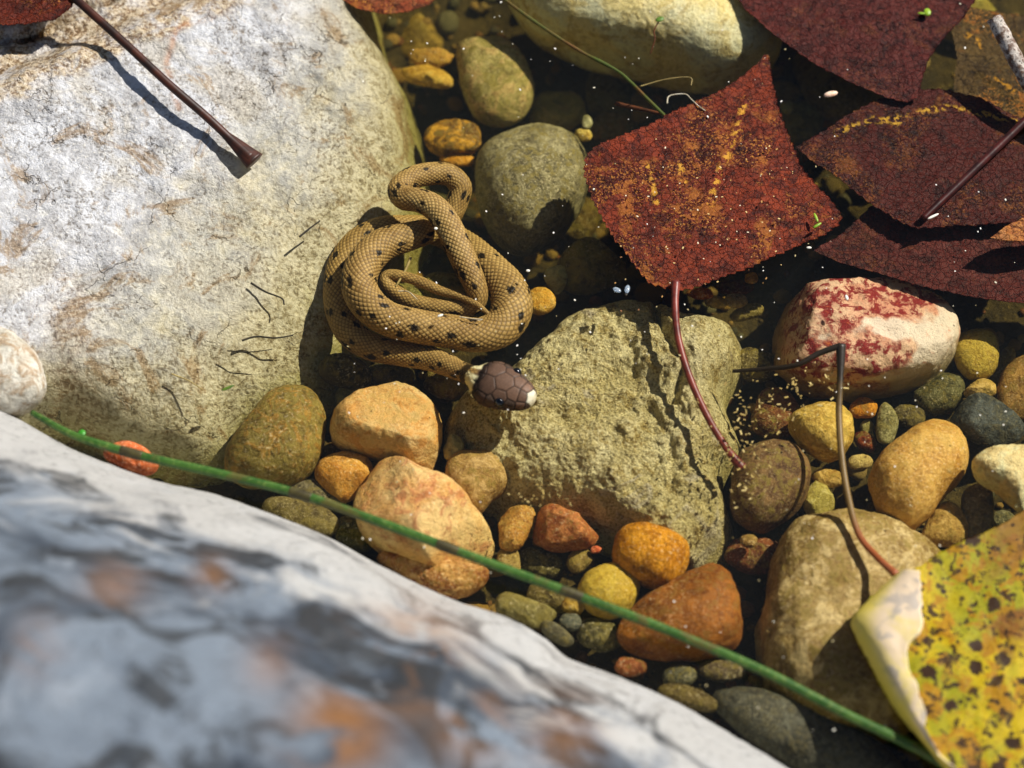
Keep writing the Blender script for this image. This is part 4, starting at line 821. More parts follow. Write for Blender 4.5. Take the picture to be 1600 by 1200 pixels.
def leaf(name, label, out, base, tip, z, mat, tilt=(0, 0), wave=0.01, serr=0.004, nser=70, petiole=None, pet_r=0.006, pet_mat=None, cup=0.0, midrib=True, rings=46, nout=420, vmat=None, cat='leaf', zfun=None, skew=None, centre=None, fine=1.0, fleck=(), vrel=0.0020):
    out = np.asarray(out, float)
    b = at(base[0], base[1], z); tp = at(tip[0], tip[1], z)
    P = np.array([at(p[0], p[1], z) for p in out])[:, :2]
    # densify the outline keeping its corners, then serrate
    seg = np.vstack([P, P[:1]]); s = np.concatenate([[0], np.cumsum(np.linalg.norm(np.diff(seg, axis=0), axis=1))])
    uo = np.linspace(0, s[-1], nout, endpoint=False); Q = np.stack([np.interp(uo, s, seg[:, 0]), np.interp(uo, s, seg[:, 1])], 1)
    for _ in range(2): Q = 0.25 * np.roll(Q, 1, 0) + 0.5 * Q + 0.25 * np.roll(Q, -1, 0)
    cen = np.array(at(centre[0], centre[1], z)[:2]) if centre else Q.mean(0)
    d = Q - cen; rad = np.linalg.norm(d, axis=1)
    ph = np.mod(uo / s[-1] * nser, 1); rag = 1 + 0.5 * fbm(np.stack([Q[:, 0] * 22, Q[:, 1] * 22, 0 * uo + z * 50 + 3], 1), 3)
    Q = cen + d * (1 + (serr * (0.6 - ph) * rag + serr * 0.8 * (rag - 1)) / rad)[:, None]
    rho = np.linspace(0, 1, rings); rho[0] = 0.001
    XY = cen + rho[:, None, None] * (Q - cen)[None]; x, y = XY[..., 0].ravel(), XY[..., 1].ravel(); R = np.repeat(rho, nout)
    # vein layout: midrib plus paired side veins from the base
    ax = (tp - b)[:2]; Lx = np.linalg.norm(ax); ax = ax / Lx; nx = np.array([-ax[1], ax[0]])
    veins = [(b[:2], tp[:2])]
    for t0, ang, ln in ((0.02, 62, 0.52), (0.03, 36, 0.66), (0.24, 45, 0.52), (0.42, 45, 0.42), (0.58, 42, 0.32), (0.72, 40, 0.2)):
        for sg in (-1, 1):
            o_ = b[:2] + ax * Lx * t0; dr = ax * math.cos(math.radians(ang)) + sg * nx * math.sin(math.radians(ang)); veins.append((o_, o_ + dr * Lx * ln))
    vd = np.full(len(x), 9.0)
    pt = np.stack([x, y], 1)
    for a_, c_ in veins:
        ab = c_ - a_; tt = np.clip(((pt - a_) @ ab) / (ab @ ab), 0, 1); bend = 0.006 * np.sin(tt * 3.0)[:, None] * np.array([-ab[1], ab[0]]) / np.linalg.norm(ab)
        vd = np.minimum(vd, np.linalg.norm(pt - (a_ + tt[:, None] * ab + bend), axis=1))
    def surf(x, y, vdv=None):
        p = np.stack([x, y, 0 * x + 5 * z], 1)
        zz = z + tilt[0] * (x - cen[0]) + tilt[1] * (y - cen[1]) + wave * fbm(p * 5 + 2, 3) + 0.0018 * fine * fbm(p * 45, 3)
        zz = zz + cup * (((x - cen[0]) ** 2 + (y - cen[1]) ** 2) / 0.05)
        if zfun is not None: zz = zz + zfun(x, y)
        return zz
    zz = surf(x, y) + vrel * np.exp(-(vd / 0.006) ** 2)
    fd = np.full(len(x), 9.0)
    for ln in fleck:
        q = catmull(np.array([at(c_[0], c_[1], z)[:2] for c_ in ln]), 40)
        for q_ in q: fd = np.minimum(fd, np.hypot(x - q_[0], y - q_[1]))
    V = np.stack([x, y, zz], 1); th = 0.0035
    Vb = V.copy(); Vb[:, 2] -= th * (1 - 0.6 * R)
    F = grid_faces(rings, nout, True); nn = len(V)
    k = np.arange(nout); k2 = (k + 1) % nout; o0 = (rings - 1) * nout
    rim = np.stack([o0 + k, o0 + k2, nn + o0 + k2, nn + o0 + k], 1)[:, ::-1]
    Fall = np.vstack([F, F[:, ::-1] + nn, rim]).tolist() + [list(range(nout))[::-1]]
    root = empty(name, (b[0], b[1], z - 0.01)); tag(root, label, cat)
    bl = part('blade', np.vstack([V, Vb]), Fall, mat, root, attrs={'vd': np.concatenate([vd, vd]), 'fd': np.concatenate([fd, fd])})
    if midrib:
        tt = np.linspace(0, 0.93, 60); mp = b[:2] + ax * Lx * tt[:, None]
        mz = surf(mp[:, 0], mp[:, 1]) + 0.003
        Vm, Fm = tube(np.column_stack([mp, mz]), np.linspace(0.0042, 0.0012, 60), 8); subpart('midrib', Vm, Fm, vmat or mat, root, bl)
    if petiole is not None:
        pp = [at(*c) for c in petiole]; pp = catmull(np.array(pp), 80)
        rr = np.full(80, pet_r); rr[:8] *= np.linspace(1.25, 1, 8); rr[-10:] *= np.linspace(1, 1.55, 10)
        Vp, Fp = tube(pp, rr, 12, 0.9); part('petiole', Vp, Fp, pet_mat or mat, root)
    return root

def build_leaves():
    red = leaf_mat('red_leaf', '#8c3a1e', '#5e2014', '#441610', '#1f0d0a', '#7a3424', '#e0a83a', seed=1)
    red_dark = leaf_mat('dark_red_leaf', '#4c1c14', '#3a1410', '#582018', '#1c0c0a', '#52201a', '#d8a838', seed=5, rough=0.35, sx=0.3)
    red_pur = leaf_mat('maroon_leaf', '#561e16', '#401614', '#66302a', '#200e0c', '#5a2420', '#c89a40', seed=9, flecks=0.15, rough=0.4, sx=0.12)
    dull = leaf_mat('dull_brown_leaf', '#5a4526', '#48381f', '#6c5630', '#2a2012', '#604a28', '#d89a2c', seed=12, flecks=0.7)
    warm = leaf_mat('orange_red_leaf', '#9c4a2a', '#7c3520', '#8c5a3a', '#3a1a10', '#a86040', '#d8a060', seed=15, flecks=0.1)
    stalk_red = plain_mat('red_stalk', '#84382c', '#5e241e', 40, 0.4)
    stalk_dark = plain_mat('dark_brown_stalk', '#4a2416', '#26160f', 25, 0.45)
    # A: the pointed red leaf
    leaf('leaf', 'pointed red-brown diamond-shaped leaf floating above the rough rock, long red stalk',
         [(1055, 452), (1015, 440), (985, 405), (955, 365), (930, 320), (913, 270), (915, 243), (935, 226), (975, 212), (1015, 196), (1050, 178), (1090, 160), (1130, 140), (1160, 118), (1185, 98), (1196, 84), (1203, 92), (1205, 120), (1215, 165), (1232, 210), (1250, 255),
          (1275, 290), (1300, 315), (1315, 336), (1310, 352), (1290, 365), (1260, 378), (1215, 398), (1165, 420), (1110, 440), (1075, 450)],
         (1055, 450), (1196, 88), -0.006, red, wave=0.012, serr=0.006, nser=90, tilt=(0.0, 0.01), pet_mat=stalk_red, vmat=stalk_red,
         petiole=[(1056, 440, 0.0), (1055, 480, -0.004), (1060, 530, -0.016), (1078, 590, -0.026), (1105, 650, -0.036), (1135, 700, -0.045), (1160, 732, -0.055)], pet_r=0.0068, centre=(1085, 290), midrib=False, fleck=[[(1162, 165), (1150, 205), (1135, 245), (1122, 270), (1110, 318)], [(1061, 248), (1065, 270), (1073, 293)], [(1013, 261), (1020, 290), (1026, 316)]])
    # C: upper right leaf, over B
    leaf('leaf', 'dark maroon leaf with a downward tip lying over another leaf behind the pink stone',
         [(1130, -40), (1165, 15), (1215, 58), (1270, 95), (1330, 128), (1385, 150), (1418, 158), (1436, 150), (1440, 125), (1452, 92), (1475, 60), (1505, 30), (1530, -10), (1540, -80), (1400, -150), (1240, -120)],
         (1350, -140), (1425, 155), -0.010, red_pur, wave=0.012, serr=0.003, centre=(1350, 10), midrib=False)
    # B: right leaf
    leaf('leaf', 'large dark red leaf with yellow-flecked midrib beside the grey twig',
         [(1243, 230), (1285, 205), (1330, 175), (1380, 150), (1430, 138), (1480, 138), (1530, 150), (1590, 180), (1680, 220), (1720, 290), (1680, 350), (1600, 345), (1520, 350), (1470, 352), (1438, 360), (1400, 342), (1360, 318), (1320, 285), (1280, 258)],
         (1690, 235), (1255, 228), -0.022, red_dark, wave=0.012, serr=0.004, centre=(1470, 255), tilt=(-0.01, 0.0), midrib=False, fleck=[[(1400, 190), (1440, 172), (1480, 168), (1530, 174), (1600, 191)], [(1310, 205), (1350, 190), (1400, 183)]])
    # D: lower right leaf under B
    leaf('leaf', 'torn dull purple-brown leaf tucked between the large dark leaf and pink stone',
         [(1268, 392), (1310, 372), (1340, 345), (1362, 322), (1400, 335), (1450, 355), (1520, 345), (1620, 330), (1760, 360), (1760, 470), (1640, 480), (1560, 468), (1480, 455), (1420, 440), (1370, 425), (1310, 408)],
         (1740, 400), (1275, 392), -0.055, red_pur, wave=0.014, serr=0.003, centre=(1480, 400), midrib=False)
    leaf('leaf', 'dull brown sunken leaf with orange flecks behind the grey twig',
         [(1490, 150), (1495, 90), (1485, 40), (1500, 10), (1560, 20), (1640, 30), (1700, 100), (1680, 200), (1600, 190), (1540, 170)],
         (1680, 160), (1495, 30), -0.075, dull, wave=0.01, centre=(1580, 100), midrib=False, fleck=[[(1510, 55), (1525, 65), (1530, 75)], [(1560, 125), (1580, 140)]])
    leaf('leaf', 'reddish leaf with a curved margin at the far rim of the pale boulder',
         [(515, -50), (525, -8), (560, 14), (600, 22), (640, 18), (672, 6), (700, -20), (700, -80), (600, -120), (530, -100)],
         (600, -110), (600, 18), -0.045, warm, wave=0.006, serr=0.002, centre=(605, -50), midrib=False)
    leaf('leaf', 'dark red-brown leaf with a long flared stalk lying on the pale boulder',
         [(-60, -60), (-70, 10), (-20, 38), (40, 36), (85, 30), (112, 10), (120, -10), (110, -60), (40, -100)],
         (118, -5), (-60, 0), 0.085, leaf_mat('brown_red_leaf', '#5c1f10', '#3c140c', '#6e2a14', '#1c0a06', '#5c2412', '#7a4018', seed=20, flecks=0.0), wave=0.008, centre=(30, -30), midrib=False, serr=0.002, tilt=(0, 0.02),
         petiole=[(105, -14, 0.085), (140, 18, 0.088), (200, 72, 0.078), (260, 128, 0.062), (320, 180, 0.038), (365, 222, 0.018), (392, 248, 0.008)], pet_r=0.0085, pet_mat=stalk_dark)
    # flared foot of that stalk is part of its petiole: widen by a separate end piece
    root = [o for o in bpy.data.objects if o.get('label', '').startswith('dark red-brown leaf with a long flared')][0]
    p = catmull(np.array([at(352, 210, 0.024), at(372, 228, 0.015), at(388, 243, 0.009), at(398, 252, 0.006)]), 24)
    Vp, Fp = tube(p, np.linspace(0.0085, 0.0215, 24) ** 1.0, 14, 0.55); part('stalk_base', Vp, Fp, stalk_dark, root)
    # small torn tan leaf at the right
    leaf('leaf', 'small torn tan leaf fragment on the dark leaves at the right', [(1548, 372), (1570, 355), (1600, 340), (1650, 335), (1660, 370), (1610, 378), (1575, 376)], (1655, 350), (1548, 372), 0.004,
         leaf_mat('tan_leaf', '#a8683a', '#8a4c28', '#b88048', '#4a2814', '#a87040', '#d8a860', seed=25, flecks=0.0), wave=0.006, serr=0.002, centre=(1610, 360), midrib=False)
    # stalk lying over leaf B
    p = catmull(np.array([at(1625, 165, 0.02), at(1590, 200, 0.012), at(1540, 248, 0.004), at(1490, 296, -0.004), at(1442, 342, -0.01)]), 60)
    Vp, Fp = tube(p, np.linspace(0.0085, 0.007, 60), 10); o = mesh_obj('leaf_stalk', Vp, Fp, plain_mat('maroon_stalk', '#4c1a14', '#2c100e', 30, 0.4), loc=np.array(p[30])); tag(o, 'dark maroon leaf stalk lying diagonally across the large dark red leaf', 'stalk')
    # ---- G: yellow spotted leaf with a folded margin
    t = NT('yellow_spotted_leaf'); v = t.coords(3)
    n1 = t.noise(v, 8, 5, 0.6, 0.5); n2 = t.noise(v, 24, 5, 0.62, 0.4); n3 = t.noise(v, 60, 4, 0.6, 0.3); n4 = t.noise(v, 5, 3, 0.5, 0.4)
    c = t.mix(t.ramp(n1, 0.40, 0.60), hx('#b89e14'), hx('#8e8a16')); c = t.mix(t.math('MULTIPLY', t.ramp(n2, 0.49, 0.58), 0.75), c, hx('#9c6610'))
    c = t.mix(t.math('MULTIPLY', t.ramp(n4, 0.50, 0.58), 0.8), c, hx('#744824'))
    n7 = t.noise(v, 38, 4, 0.62, 0.6); c = t.mix(t.math('MULTIPLY', t.ramp(n7, 0.54, 0.60), 0.95), c, hx('#33200f'))
    n8 = t.noise(v, 150, 3, 0.7); c = t.mix(t.math('MULTIPLY', t.ramp(n8, 0.48, 0.36), 0.6), c, t.mix(1.0, c, (0.5, 0.45, 0.3, 1), 'MULTIPLY'))
    sp_ = t.voro(v, 19, 'F1'); wob = t.math('ADD', sp_, t.math('MULTIPLY', t.math('SUBTRACT', n3, 0.5), 0.5))
    c = t.mix(t.ramp(wob, 0.30, 0.20), c, hx('#33200f'))
    sp2 = t.voro(v, 52, 'F1'); wob2 = t.math('ADD', sp2, t.math('MULTIPLY', t.math('SUBTRACT', n2, 0.5), 0.9)); c = t.mix(t.math('MULTIPLY', t.ramp(wob2, 0.26, 0.16), 0.85), c, hx('#2c1c10'))
    vd = t.attr('vd', 'Fac'); c = t.mix(t.math('MULTIPLY', t.ramp(vd, 0.004, 0.0), 0.15), c, hx('#c0a840'))
    t.bsdf(c, 0.6, t.bump(n3, 0.25, 0.004), 0.15); ym = t.m
    t = NT('pale_leaf_underside'); v = t.coords(3); n1 = t.noise(v, 9, 5, 0.6, 0.5); n2 = t.noise(v, 22, 5, 0.6, 0.4)
    tcx = t.n('ShaderNodeTexCoord')
    c = t.mix(t.ramp(n1, 0.42, 0.58), hx('#d6c274'), hx('#d8c2a4')); c = t.mix(t.math('MULTIPLY', t.ramp(n2, 0.50, 0.60), 0.75), c, hx('#a09890'))
    e_ = t.attr('fold', 'Fac'); c = t.mix(t.math('MULTIPLY', t.ramp(e_, 0.45, 0.1), 0.8), c, hx('#d8c23c'))
    t.bsdf(c, 0.5, t.bump(n2, 0.3, 0.006)); um = t.m
    zf = 0.012
    fold = [(1396, 902), (1362, 932), (1331, 966), (1338, 995), (1356, 1030), (1378, 1072), (1402, 1112), (1432, 1150), (1470, 1195), (1520, 1250)]
    marg = [(1440, 892), (1441, 930), (1440, 985), (1420, 1008), (1424, 1052), (1444, 1102), (1446, 1135), (1470, 1180), (1500, 1210), (1540, 1260)]
    root = leaf('leaf', 'yellow leaf with dark brown spots and a folded pale margin, floating at the right', [(1398, 904)] + fold[1:] + [(1620, 1330), (1760, 1300), (1800, 1100), (1790, 900), (1740, 800), (1660, 780), (1600, 796), (1560, 822), (1515, 840), (1470, 862), (1440, 884)],
         (1500, 850), (1640, 1300), zf, ym, wave=0.016, serr=0.003, centre=(1570, 1030), midrib=False, vmat=ym, vrel=0.0004,
         petiole=[(1400, 898, 0.02), (1370, 870, -0.012), (1342, 835, -0.024), (1326, 780, -0.03), (1316, 720, -0.03), (1311, 650, -0.022), (1313, 590, -0.006), (1314, 538, 0.010)], pet_r=0.0062, pet_mat=stalk_bicolor())
    Fo = catmull(np.array([at(p[0], p[1], zf) for p in fold]), 140); Mg = catmull(np.array([at(p[0], p[1], zf + 0.05) for p in marg]), 140)
    ns = 26; sv = np.linspace(0, 1, ns)[:, None, None]
    G = Fo[None] * (1 - sv) + Mg[None] * sv
    jag = 0.010 * fbm(np.stack([Mg[:, 0] * 30, Mg[:, 1] * 30, 0 * Mg[:, 0]], 1), 3)
    G[..., 0] += (sv[..., 0] ** 3) * jag[None]
    arch = np.sin(np.pi * np.clip(sv[..., 0], 0, 1) ** 0.6)
    G[..., 2] += 0.022 * arch + 0.006 * fbm(np.stack([G[..., 0].ravel() * 14, G[..., 1].ravel() * 14, 0 * G[..., 0].ravel()], 1), 3).reshape(G.shape[:2]) * sv[..., 0]
    G[0, :, 2] -= 0.002
    top = G.reshape(-1, 3); bot = top.copy(); bot[:, 2] -= 0.003
    F = grid_faces(ns, 140); nn = len(top); ringi = list(range(140)) + [k * 140 + 139 for k in range(1, ns)] + [(ns - 1) * 140 + k for k in range(138, -1, -1)] + [k * 140 for k in range(ns - 2, 0, -1)]
    Fs = F[:, ::-1].tolist() + (F + nn).tolist() + [[ringi[k], ringi[(k + 1) % len(ringi)], nn + ringi[(k + 1) % len(ringi)], nn + ringi[k]] for k in range(len(ringi))]
    fv = np.repeat(np.linspace(0, 1, ns), 140); fo = part('folded_margin', np.vstack([top, bot]), Fs, um, root, attrs={'fold': np.concatenate([fv, fv])})
    fo['label'] = 'pale folded-over leaf margin'
    # bent tail of the stalk
    p = catmull(np.array([at(1314, 540, 0.010), at(1280, 552, 0.0), at(1245, 570, -0.012), at(1200, 576, -0.035), at(1145, 580, -0.06)]), 60)
    Vp, Fp = tube(p, np.linspace(0.0062, 0.0034, 60), 10); part('bent_stalk_end', Vp, Fp, stalk_bicolor(), root)

def stalk_bicolor():
    if 'brown_black_stalk' in bpy.data.materials: return bpy.data.materials['brown_black_stalk']
    t = NT('brown_black_stalk'); g = t.n('ShaderNodeNewGeometry'); sx = t.n('ShaderNodeSeparateXYZ'); t.l(g.outputs['Position'], sx.inputs[0])
    n = t.noise(g.outputs['Position'], 30, 4, 0.6)
    c = t.mix(t.ramp(t.math('ADD', sx.outputs[1], t.math('MULTIPLY', t.math('SUBTRACT', n, 0.5), 0.15)), -0.12, 0.0), hx('#7a6238'), hx('#2a2218'))
    c = t.mix(t.ramp(sx.outputs[1], -0.28, -0.36), c, hx('#96512c'))
    t.bsdf(c, 0.45, t.bump(n, 0.2, 0.004)); return t.m

# ------------------------------------------------------------------ stem, twigs and floating bits
def build_bits():
    # green jointed stem
    t = NT('green_stem'); v = t.coords(); n = t.noise(v, 25, 4, 0.6); n2 = t.noise(v, 110, 4, 0.6)
    c = t.mix(t.ramp(n, 0.36, 0.64), hx('#2c521a'), hx('#426626')); c = t.mix(t.math('MULTIPLY', t.ramp(n2, 0.5, 0.65), 0.4), c, hx('#7a8a48')); c = t.mix(t.math('MULTIPLY', t.ramp(t.noise(v, 11, 4, 0.6, 0.6), 0.56, 0.64), 0.7), c, hx('#5c4e26'))
    t.bsdf(c, 0.4, t.bump(n2, 0.2, 0.003)); gm = t.m
    px = [(50, 645, 0.03), (120, 682, 0.05), (220, 712, 0.05), (350, 742, 0.05), (468, 772, 0.05), (590, 815, 0.05), (690, 852, 0.05), (800, 893, 0.045), (900, 930, 0.04), (1000, 968, 0.036), (1080, 1000, 0.032), (1200, 1052, 0.026), (1320, 1115, 0.016), (1430, 1168, 0.006), (1500, 1210, 0.0)]
    P = catmull(np.array([at(*p) for p in px]), 260)
    R = np.interp(np.linspace(0, 1, 260), [0, 0.1, 0.5, 1], [0.0055, 0.0080, 0.0085, 0.0085])
    root = empty('green_stem', at(800, 893, 0.03)); tag(root, 'long thin green jointed plant stem lying across the water along the near boulder', 'stem')
    V, F = tube(P, R * (1 + 0.10 * perlin(P * 14)), 24); q = V.reshape(260, 24, 3); cc_ = P[:, None]
    q = cc_ + (q - cc_) * (1 + 0.09 * np.cos(8 * np.linspace(0, 2 * math.pi, 24, endpoint=False)))[None, :, None]; part('stem', q.reshape(-1, 3), F, gm, root)
    nm = plain_mat('stem_node', '#4a4420', '#332c16', 60, 0.5)
    for q in ((470, 773), (698, 856), (208, 709), (895, 928)):
        w = np.argmin(np.linalg.norm(P[:, :2] - at(q[0], q[1], 0.045)[:2], axis=1)); sl = P[max(w - 3, 0):w + 4]
        V, F = tube(catmull(sl, 16), 0.0090 + 0.0006 * np.sin(np.linspace(0, math.pi, 16)), 12); part('node', V, F, nm, root)
    # grey twig
    t = NT('grey_bark'); v = t.coords(); n = t.noise(v, 60, 6, 0.7); c = t.mix(t.ramp(n, 0.4, 0.6), hx('#d8cfc4'), hx('#6a5040')); c = t.mix(t.ramp(n, 0.44, 0.32), c, hx('#2c2018'))
    t.bsdf(c, 0.7, t.bump(n, 1.0, 0.008)); bm = t.m
    P = catmull(np.array([at(1553, 28, 0.09), at(1570, 60, 0.075), at(1588, 95, 0.06), at(1612, 140, 0.04), at(1640, 200, 0.0)]), 60)
    rr = 0.0155 * (1 + 0.12 * perlin(P * 40)); V, F = tube(P, rr, 14); V += 0.0016 * perlin(V * 120)[:, None]
    o = mesh_obj('twig', V, F, bm, loc=P[30]); tag(o, 'short thick grey twig with broken end standing out of the water beside dark leaves', 'twig')
    # thin green-brown stalk
    t = NT('green_brown_stalk'); v = t.coords(); n = t.noise(v, 9, 4, 0.6); c = t.mix(t.ramp(n, 0.42, 0.58), hx('#4a5a20'), hx('#6a4a22')); t.bsdf(c, 0.5); sm_ = t.m
    P = catmull(np.array([at(770, -15, -0.012), at(830, 30, -0.014), at(900, 76, -0.016), at(960, 108, -0.016), at(985, 128, -0.016), at(1015, 158, -0.012), at(1042, 184, -0.008)]), 90)
    V, F = tube(P, 0.0034 * (1 + 0.35 * perlin(P * 35)), 8); o = mesh_obj('stalk', V, F, sm_, loc=P[45]); tag(o, 'thin green-brown stalk running along the pale yellow boulder to the pointed leaf', 'stalk')
    def fibre(name, label, pts, r, mat, cat, group=None):
        P = catmull(np.array([at(*p) for p in pts]), 40); V, F = tube(P, np.linspace(r, r * 0.6, 40), 6)
        o = mesh_obj(name, V, F, mat, loc=P[0]); tag(o, label, cat, group); return o
    wh = plain_mat('white_fibre', '#cfc8b4', '#a89c80', 50, 0.5); br = plain_mat('brown_fibre', '#6a3a20', '#4a2a18', 50, 0.5); dk = plain_mat('dark_fibre', '#2c2418', '#1a150e', 50, 0.6); straw = plain_mat('straw_fibre', '#b8a468', '#8c7a48', 50, 0.5)
    fibre('rootlet', 'fine white curled rootlet at the upper margin of the pointed red leaf', [(1042, 162, -0.004), (1046, 150, -0.002), (1070, 147, 0.0), (1080, 155, 0.0), (1092, 166, 0.002), (1102, 173, 0.002)], 0.0016, wh, 'root')
    fibre('twig', 'thin reddish brown twig under water behind the pointed red leaf', [(962, 162, -0.06), (1000, 170, -0.05), (1035, 178, -0.04)], 0.0052, br, 'twig')
    fibre('rootlet', 'pale wavy rootlet along the shaded foot of the yellow boulder', [(1000, 135, -0.01), (1040, 124, -0.006), (1078, 121, -0.004), (1080, 134, -0.006)], 0.0014, straw, 'root')
    for k, (lab, pts) in enumerate([('dark wavy twig scrap on the pale boulder left of the snake', [(378, 532, -0.058), (400, 526, -0.062), (430, 528, -0.066), (458, 524, -0.07)]),
                                    ('dark thin twig scrap above the wavy scrap on the pale boulder', [(392, 442, -0.045), (415, 456, -0.05), (440, 466, -0.055), (444, 476, -0.056)]),
                                    ('short dark splinter on the pale boulder near the snake top loop', [(468, 370, -0.03), (485, 356, -0.032), (500, 345, -0.034)]),
                                    ('faint dark thread below the wavy scrap on the pale boulder', [(355, 548, -0.055), (390, 550, -0.06), (425, 546, -0.064)])]):
        zz = []
        fibre('twig_scrap', lab, [(a, b, c + 0.004) for a, b, c in pts], 0.0024 if k != 3 else 0.0014, dk, 'twig')
    fibre('straw_scrap', 'pale straw scrap inside the snake coil', [(642, 402, -0.05), (632, 425, -0.055), (618, 448, -0.06)], 0.0030, straw, 'straw')
    fibre('straw_scrap', 'thin curved pale straw between the snake tail and body', [(622, 455, -0.04), (638, 456, -0.036), (652, 468, -0.036)], 0.0015, wh, 'straw')
    fibre('straw_scrap', 'tiny looped pale fibre at the snake tail tip', [(718, 495, -0.015), (738, 498, -0.012), (754, 499, -0.012), (746, 501, -0.012)], 0.0013, wh, 'straw')
    fibre('grass_scrap', 'thin brown grass scrap on the pale boulder above the egg-shaped stone', [(268, 584, -0.035), (295, 595, -0.04), (318, 610, -0.044)], 0.0015, straw, 'grass')
    # seedlings
    lg = plain_mat('seedling_green', '#5a7a24', '#3f5c1c', 60, 0.45); bg = plain_mat('duckweed_green', '#8fae2a', '#6f8f20', 60, 0.4)
    Vs, Fs = sphere(14, 8)
    def blob(root, name, p, r, mat, rz=0):
        q = Vs * r; c_, s_ = math.cos(rz), math.sin(rz); q = np.stack([q[:, 0] * c_ - q[:, 1] * s_, q[:, 0] * s_ + q[:, 1] * c_, q[:, 2]], 1); return part(name, q + p, Fs, mat, root)
    r_ = empty('seedling', at(1016, 84, 0.0)); tag(r_, 'tiny green seedling with thin curved stem over the pale yellow boulder', 'seedling')
    P = catmull(np.array([at(1016, 84, -0.006), at(1023, 62, 0.01), at(1022, 48, 0.02), at(1030, 32, 0.03)]), 30); V, F = tube(P, 0.0014, 6); part('stem', V, F, br, r_)
    blob(r_, 'leaf', at(1031, 30, 0.032), np.array([0.009, 0.006, 0.002]), lg, 0.4)
    r_ = empty('duckweed', at(1449, 20, 0.0)); tag(r_, 'tiny bright green duckweed frond floating on the dark maroon leaf', 'duckweed')
    blob(r_, 'frond', at(1449, 19, 0.005), np.array([0.0075, 0.0095, 0.003]), bg, 0.0); blob(r_, 'frond', at(1441, 21, 0.005), np.array([0.0095, 0.003, 0.0018]), bg, -0.1)
    r_ = empty('duckweed', at(1274, 347, 0.01)); tag(r_, 'tiny forked green sprout on the right corner of the pointed red leaf', 'sprout')
    blob(r_, 'frond', at(1275, 340, 0.014), np.array([0.003, 0.011, 0.002]), bg, 0.3); blob(r_, 'frond', at(1277, 352, 0.014), np.array([0.010, 0.003, 0.002]), bg, 0.6)
    r_ = empty('seedling', at(130, 680, 0.03)); tag(r_, 'tiny round green leaflet by the green stem at the pale boulder foot', 'leaflet')
    blob(r_, 'leaf', at(128, 677, 0.05), np.array([0.007, 0.008, 0.003]), plain_mat('leaflet_green', '#3f9a24', '#2f7a1c', 60, 0.4))
    P = catmull(np.array([at(128, 678, 0.05), at(134, 686, 0.045), at(148, 690, 0.04)]), 12); V, F = tube(P, 0.0016, 6); part('stem', V, F, br, r_)
    r_ = empty('grass_scrap', at(360, 604, -0.05)); tag(r_, 'tiny green blade scrap on the pale boulder above the egg-shaped stone', 'grass')
    blob(r_, 'blade', at(356, 606, -0.036), np.array([0.013, 0.0032, 0.0015]), lg, 0.45)
    # seed and husk
    sm2 = plain_mat('pale_seed', '#f0d8c0', '#d8a888', 60, 0.4)
    o = mesh_obj('seed', Vs * np.array([0.0145, 0.0065, 0.0045]), Fs, sm2); o.location = at(1298, 147, 0.002); o.rotation_euler = (0, 0, 0.28); tag(o, 'pale pink oval seed floating between the red leaves', 'seed')
    t = NT('translucent_husk'); p = t.bsdf(hx('#c8d8e8'), 0.15); p.inputs['Transmission Weight'].default_value = 0.6; hm = t.m
    r_ = empty('husk', at(975, 458, -0.03)); tag(r_, 'tiny split translucent bluish husk at the rim of the rough rock', 'husk')
    blob(r_, 'wing', at(964, 453, 0.004), np.array([0.0085, 0.005, 0.003]), hm, -0.5); blob(r_, 'wing', at(980, 452, 0.004), np.array([0.005, 0.0095, 0.003]), hm, -0.2); blob(r_, 'tip', at(978, 460, 0.002), np.array([0.003, 0.004, 0.002]), dk)
    wf = plain_mat('white_fleck', '#f4f0e4', '#e0dccc', 60, 0.4)
    for lab, q, r, rz in (('bright white fleck resting on the lower coil of the snake', (688, 493, 0.008), (0.006, 0.0026, 0.002), 0.4), ('bright white fleck on the crossing loop of the snake', (681, 357, 0.012), (0.0036, 0.003, 0.002), 0.0),
                          ('white fleck on top of the pink quartzite stone', (1323, 465, 0.0), (0.0032, 0.0062, 0.002), 0.2), ('white curl on the large dark red leaf by the maroon stalk', (1458, 338, 0.006), (0.013, 0.0026, 0.002), 0.5),
                          ('bright white fleck in the dark gap right of the snake', (825, 423, 0.0), (0.004, 0.0028, 0.002), 0.0), ('white fleck near the right corner of the pointed red leaf', (1264, 387, 0.0), (0.005, 0.0026, 0.002), 0.0)):
        o = mesh_obj('fleck', Vs * np.array(r), Fs, wf); o.location = at(*q); o.rotation_euler = (0, 0, rz); tag(o, lab, 'fleck')
    t = NT('bubble'); p = t.bsdf((1, 1, 1, 1), 0.03); p.inputs['Transmission Weight'].default_value = 1.0; p.inputs['IOR'].default_value = 1.2; bu = t.m
    for lab, q, r in (('clear air bubble at the folded margin of the yellow leaf', (1467, 1178, 0.012), 0.0048), ('larger clear air bubble beside the folded yellow leaf margin', (1483, 1193, 0.014), 0.0062), ('small clear bubble where the stalk meets the yellow leaf', (1394, 903, 0.02), 0.0042), ('small clear bubble at the tip of the cream forked stone', (1590, 790, 0.004), 0.0045)):
        o = mesh_obj('air_bubble', Vs * r, Fs, bu); o.location = at(*q); tag(o, lab, 'bubble')
    # floating specks
    t = NT('specks'); t.bsdf(t.attr('col'), 0.5); spm = t.m
    V0 = np.array([(-1, -1, -1), (1, -1, -1), (1, 1, -1), (-1, 1, -1), (-1, -1, 1), (1, -1, 1), (1, 1, 1), (-1, 1, 1)], float)
    F0 = np.array([(0, 3, 2, 1), (4, 5, 6, 7), (0, 1, 5, 4), (1, 2, 6, 5), (2, 3, 7, 6), (3, 0, 4, 7)])
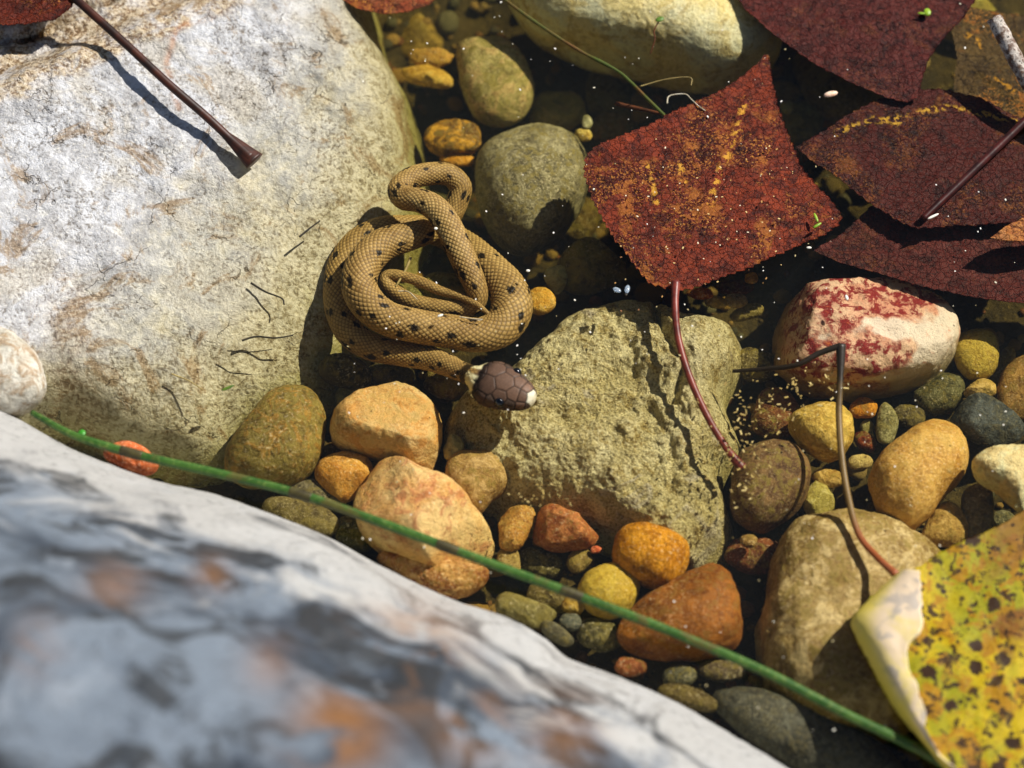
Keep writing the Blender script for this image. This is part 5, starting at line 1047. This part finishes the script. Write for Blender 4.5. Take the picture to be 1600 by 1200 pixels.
    def crumbs(name, label, pos, size, pal, elong, cat):
        Vv, Cc = [], []
        for k, p in enumerate(pos):
            a = rng.uniform(0, 6.28); c_, s_ = math.cos(a), math.sin(a); s = size * rng.uniform(0.5, 1.4); bend = rng.uniform(-1.2, 1.2)
            q = V0 * np.array([s * elong * rng.uniform(0.4, 1.2), s, s * 0.7]); q[:, 1] += bend * np.abs(q[:, 0])
            q = np.stack([q[:, 0] * c_ - q[:, 1] * s_, q[:, 0] * s_ + q[:, 1] * c_, q[:, 2]], 1); Vv.append(q + p); Cc.append(np.tile(hx(pal[rng.integers(len(pal))])[:3], (8, 1)))
        F = (F0[None] + (np.arange(len(pos)) * 8)[:, None, None]).reshape(-1, 4)
        o = mesh_obj(name, np.vstack(Vv), F, spm, col=np.vstack(Cc), sm=False); tag(o, label, cat, kind='stuff')
    pos = []
    while len(pos) < 240:
        x, y = rng.uniform(520, 1600), rng.uniform(0, 1150)
        if y > 600 + x * 0.44: continue
        if perlin(np.array([[x * 0.006, y * 0.006, 1.5]]))[0] + rng.uniform(-0.3, 0.3) < 0.05: continue
        pos.append(at(x, y, 0.001))
    crumbs('floating_specks', 'tiny pale specks of dust floating on the water', pos, 0.0009, ('#e8e4d4', '#cfc8b0', '#b8a878', '#f4f0e8'), 1.6, 'specks')
    pos = []
    for cx, cy, sx_, sy_, n_ in ((1170, 690, 34, 36, 50), (1255, 600, 50, 22, 42), (1215, 640, 45, 30, 40), (1150, 650, 30, 50, 30), (1170, 760, 18, 26, 30), (1110, 740, 40, 60, 25), (835, 770, 25, 22, 22)):
        for _ in range(n_):
            pos.append(at(cx + rng.normal() * sx_ * 0.7, cy + rng.normal() * sy_ * 0.7, -0.012))
    crumbs('floating_crumbs', 'yellow curled crumbs of plant litter drifting near the red stalk end', pos, 0.00115, ('#b8a058', '#a08848', '#cdb878', '#8f7a40'), 2.8, 'litter')
    pos = []
    for _ in range(130):
        a, b = rng.random(2); p = np.array([1055, 450]) * (1 - a) + np.array([1150, 230]) * a + np.array([(b - 0.5) * 260, (rng.random() - 0.5) * 120])
        pos.append(at(p[0], p[1], 0.010))
    crumbs('leaf_litter_crumbs', 'fine pale grit scattered over the pointed red leaf', pos, 0.0009, ('#d8b878', '#b88848', '#e8d8b8', '#8a5a30'), 1.8, 'litter')

build_ground()
build_big_rocks()
build_stones()
build_gravel()
build_water()
build_snake()
build_leaves()
build_bits()
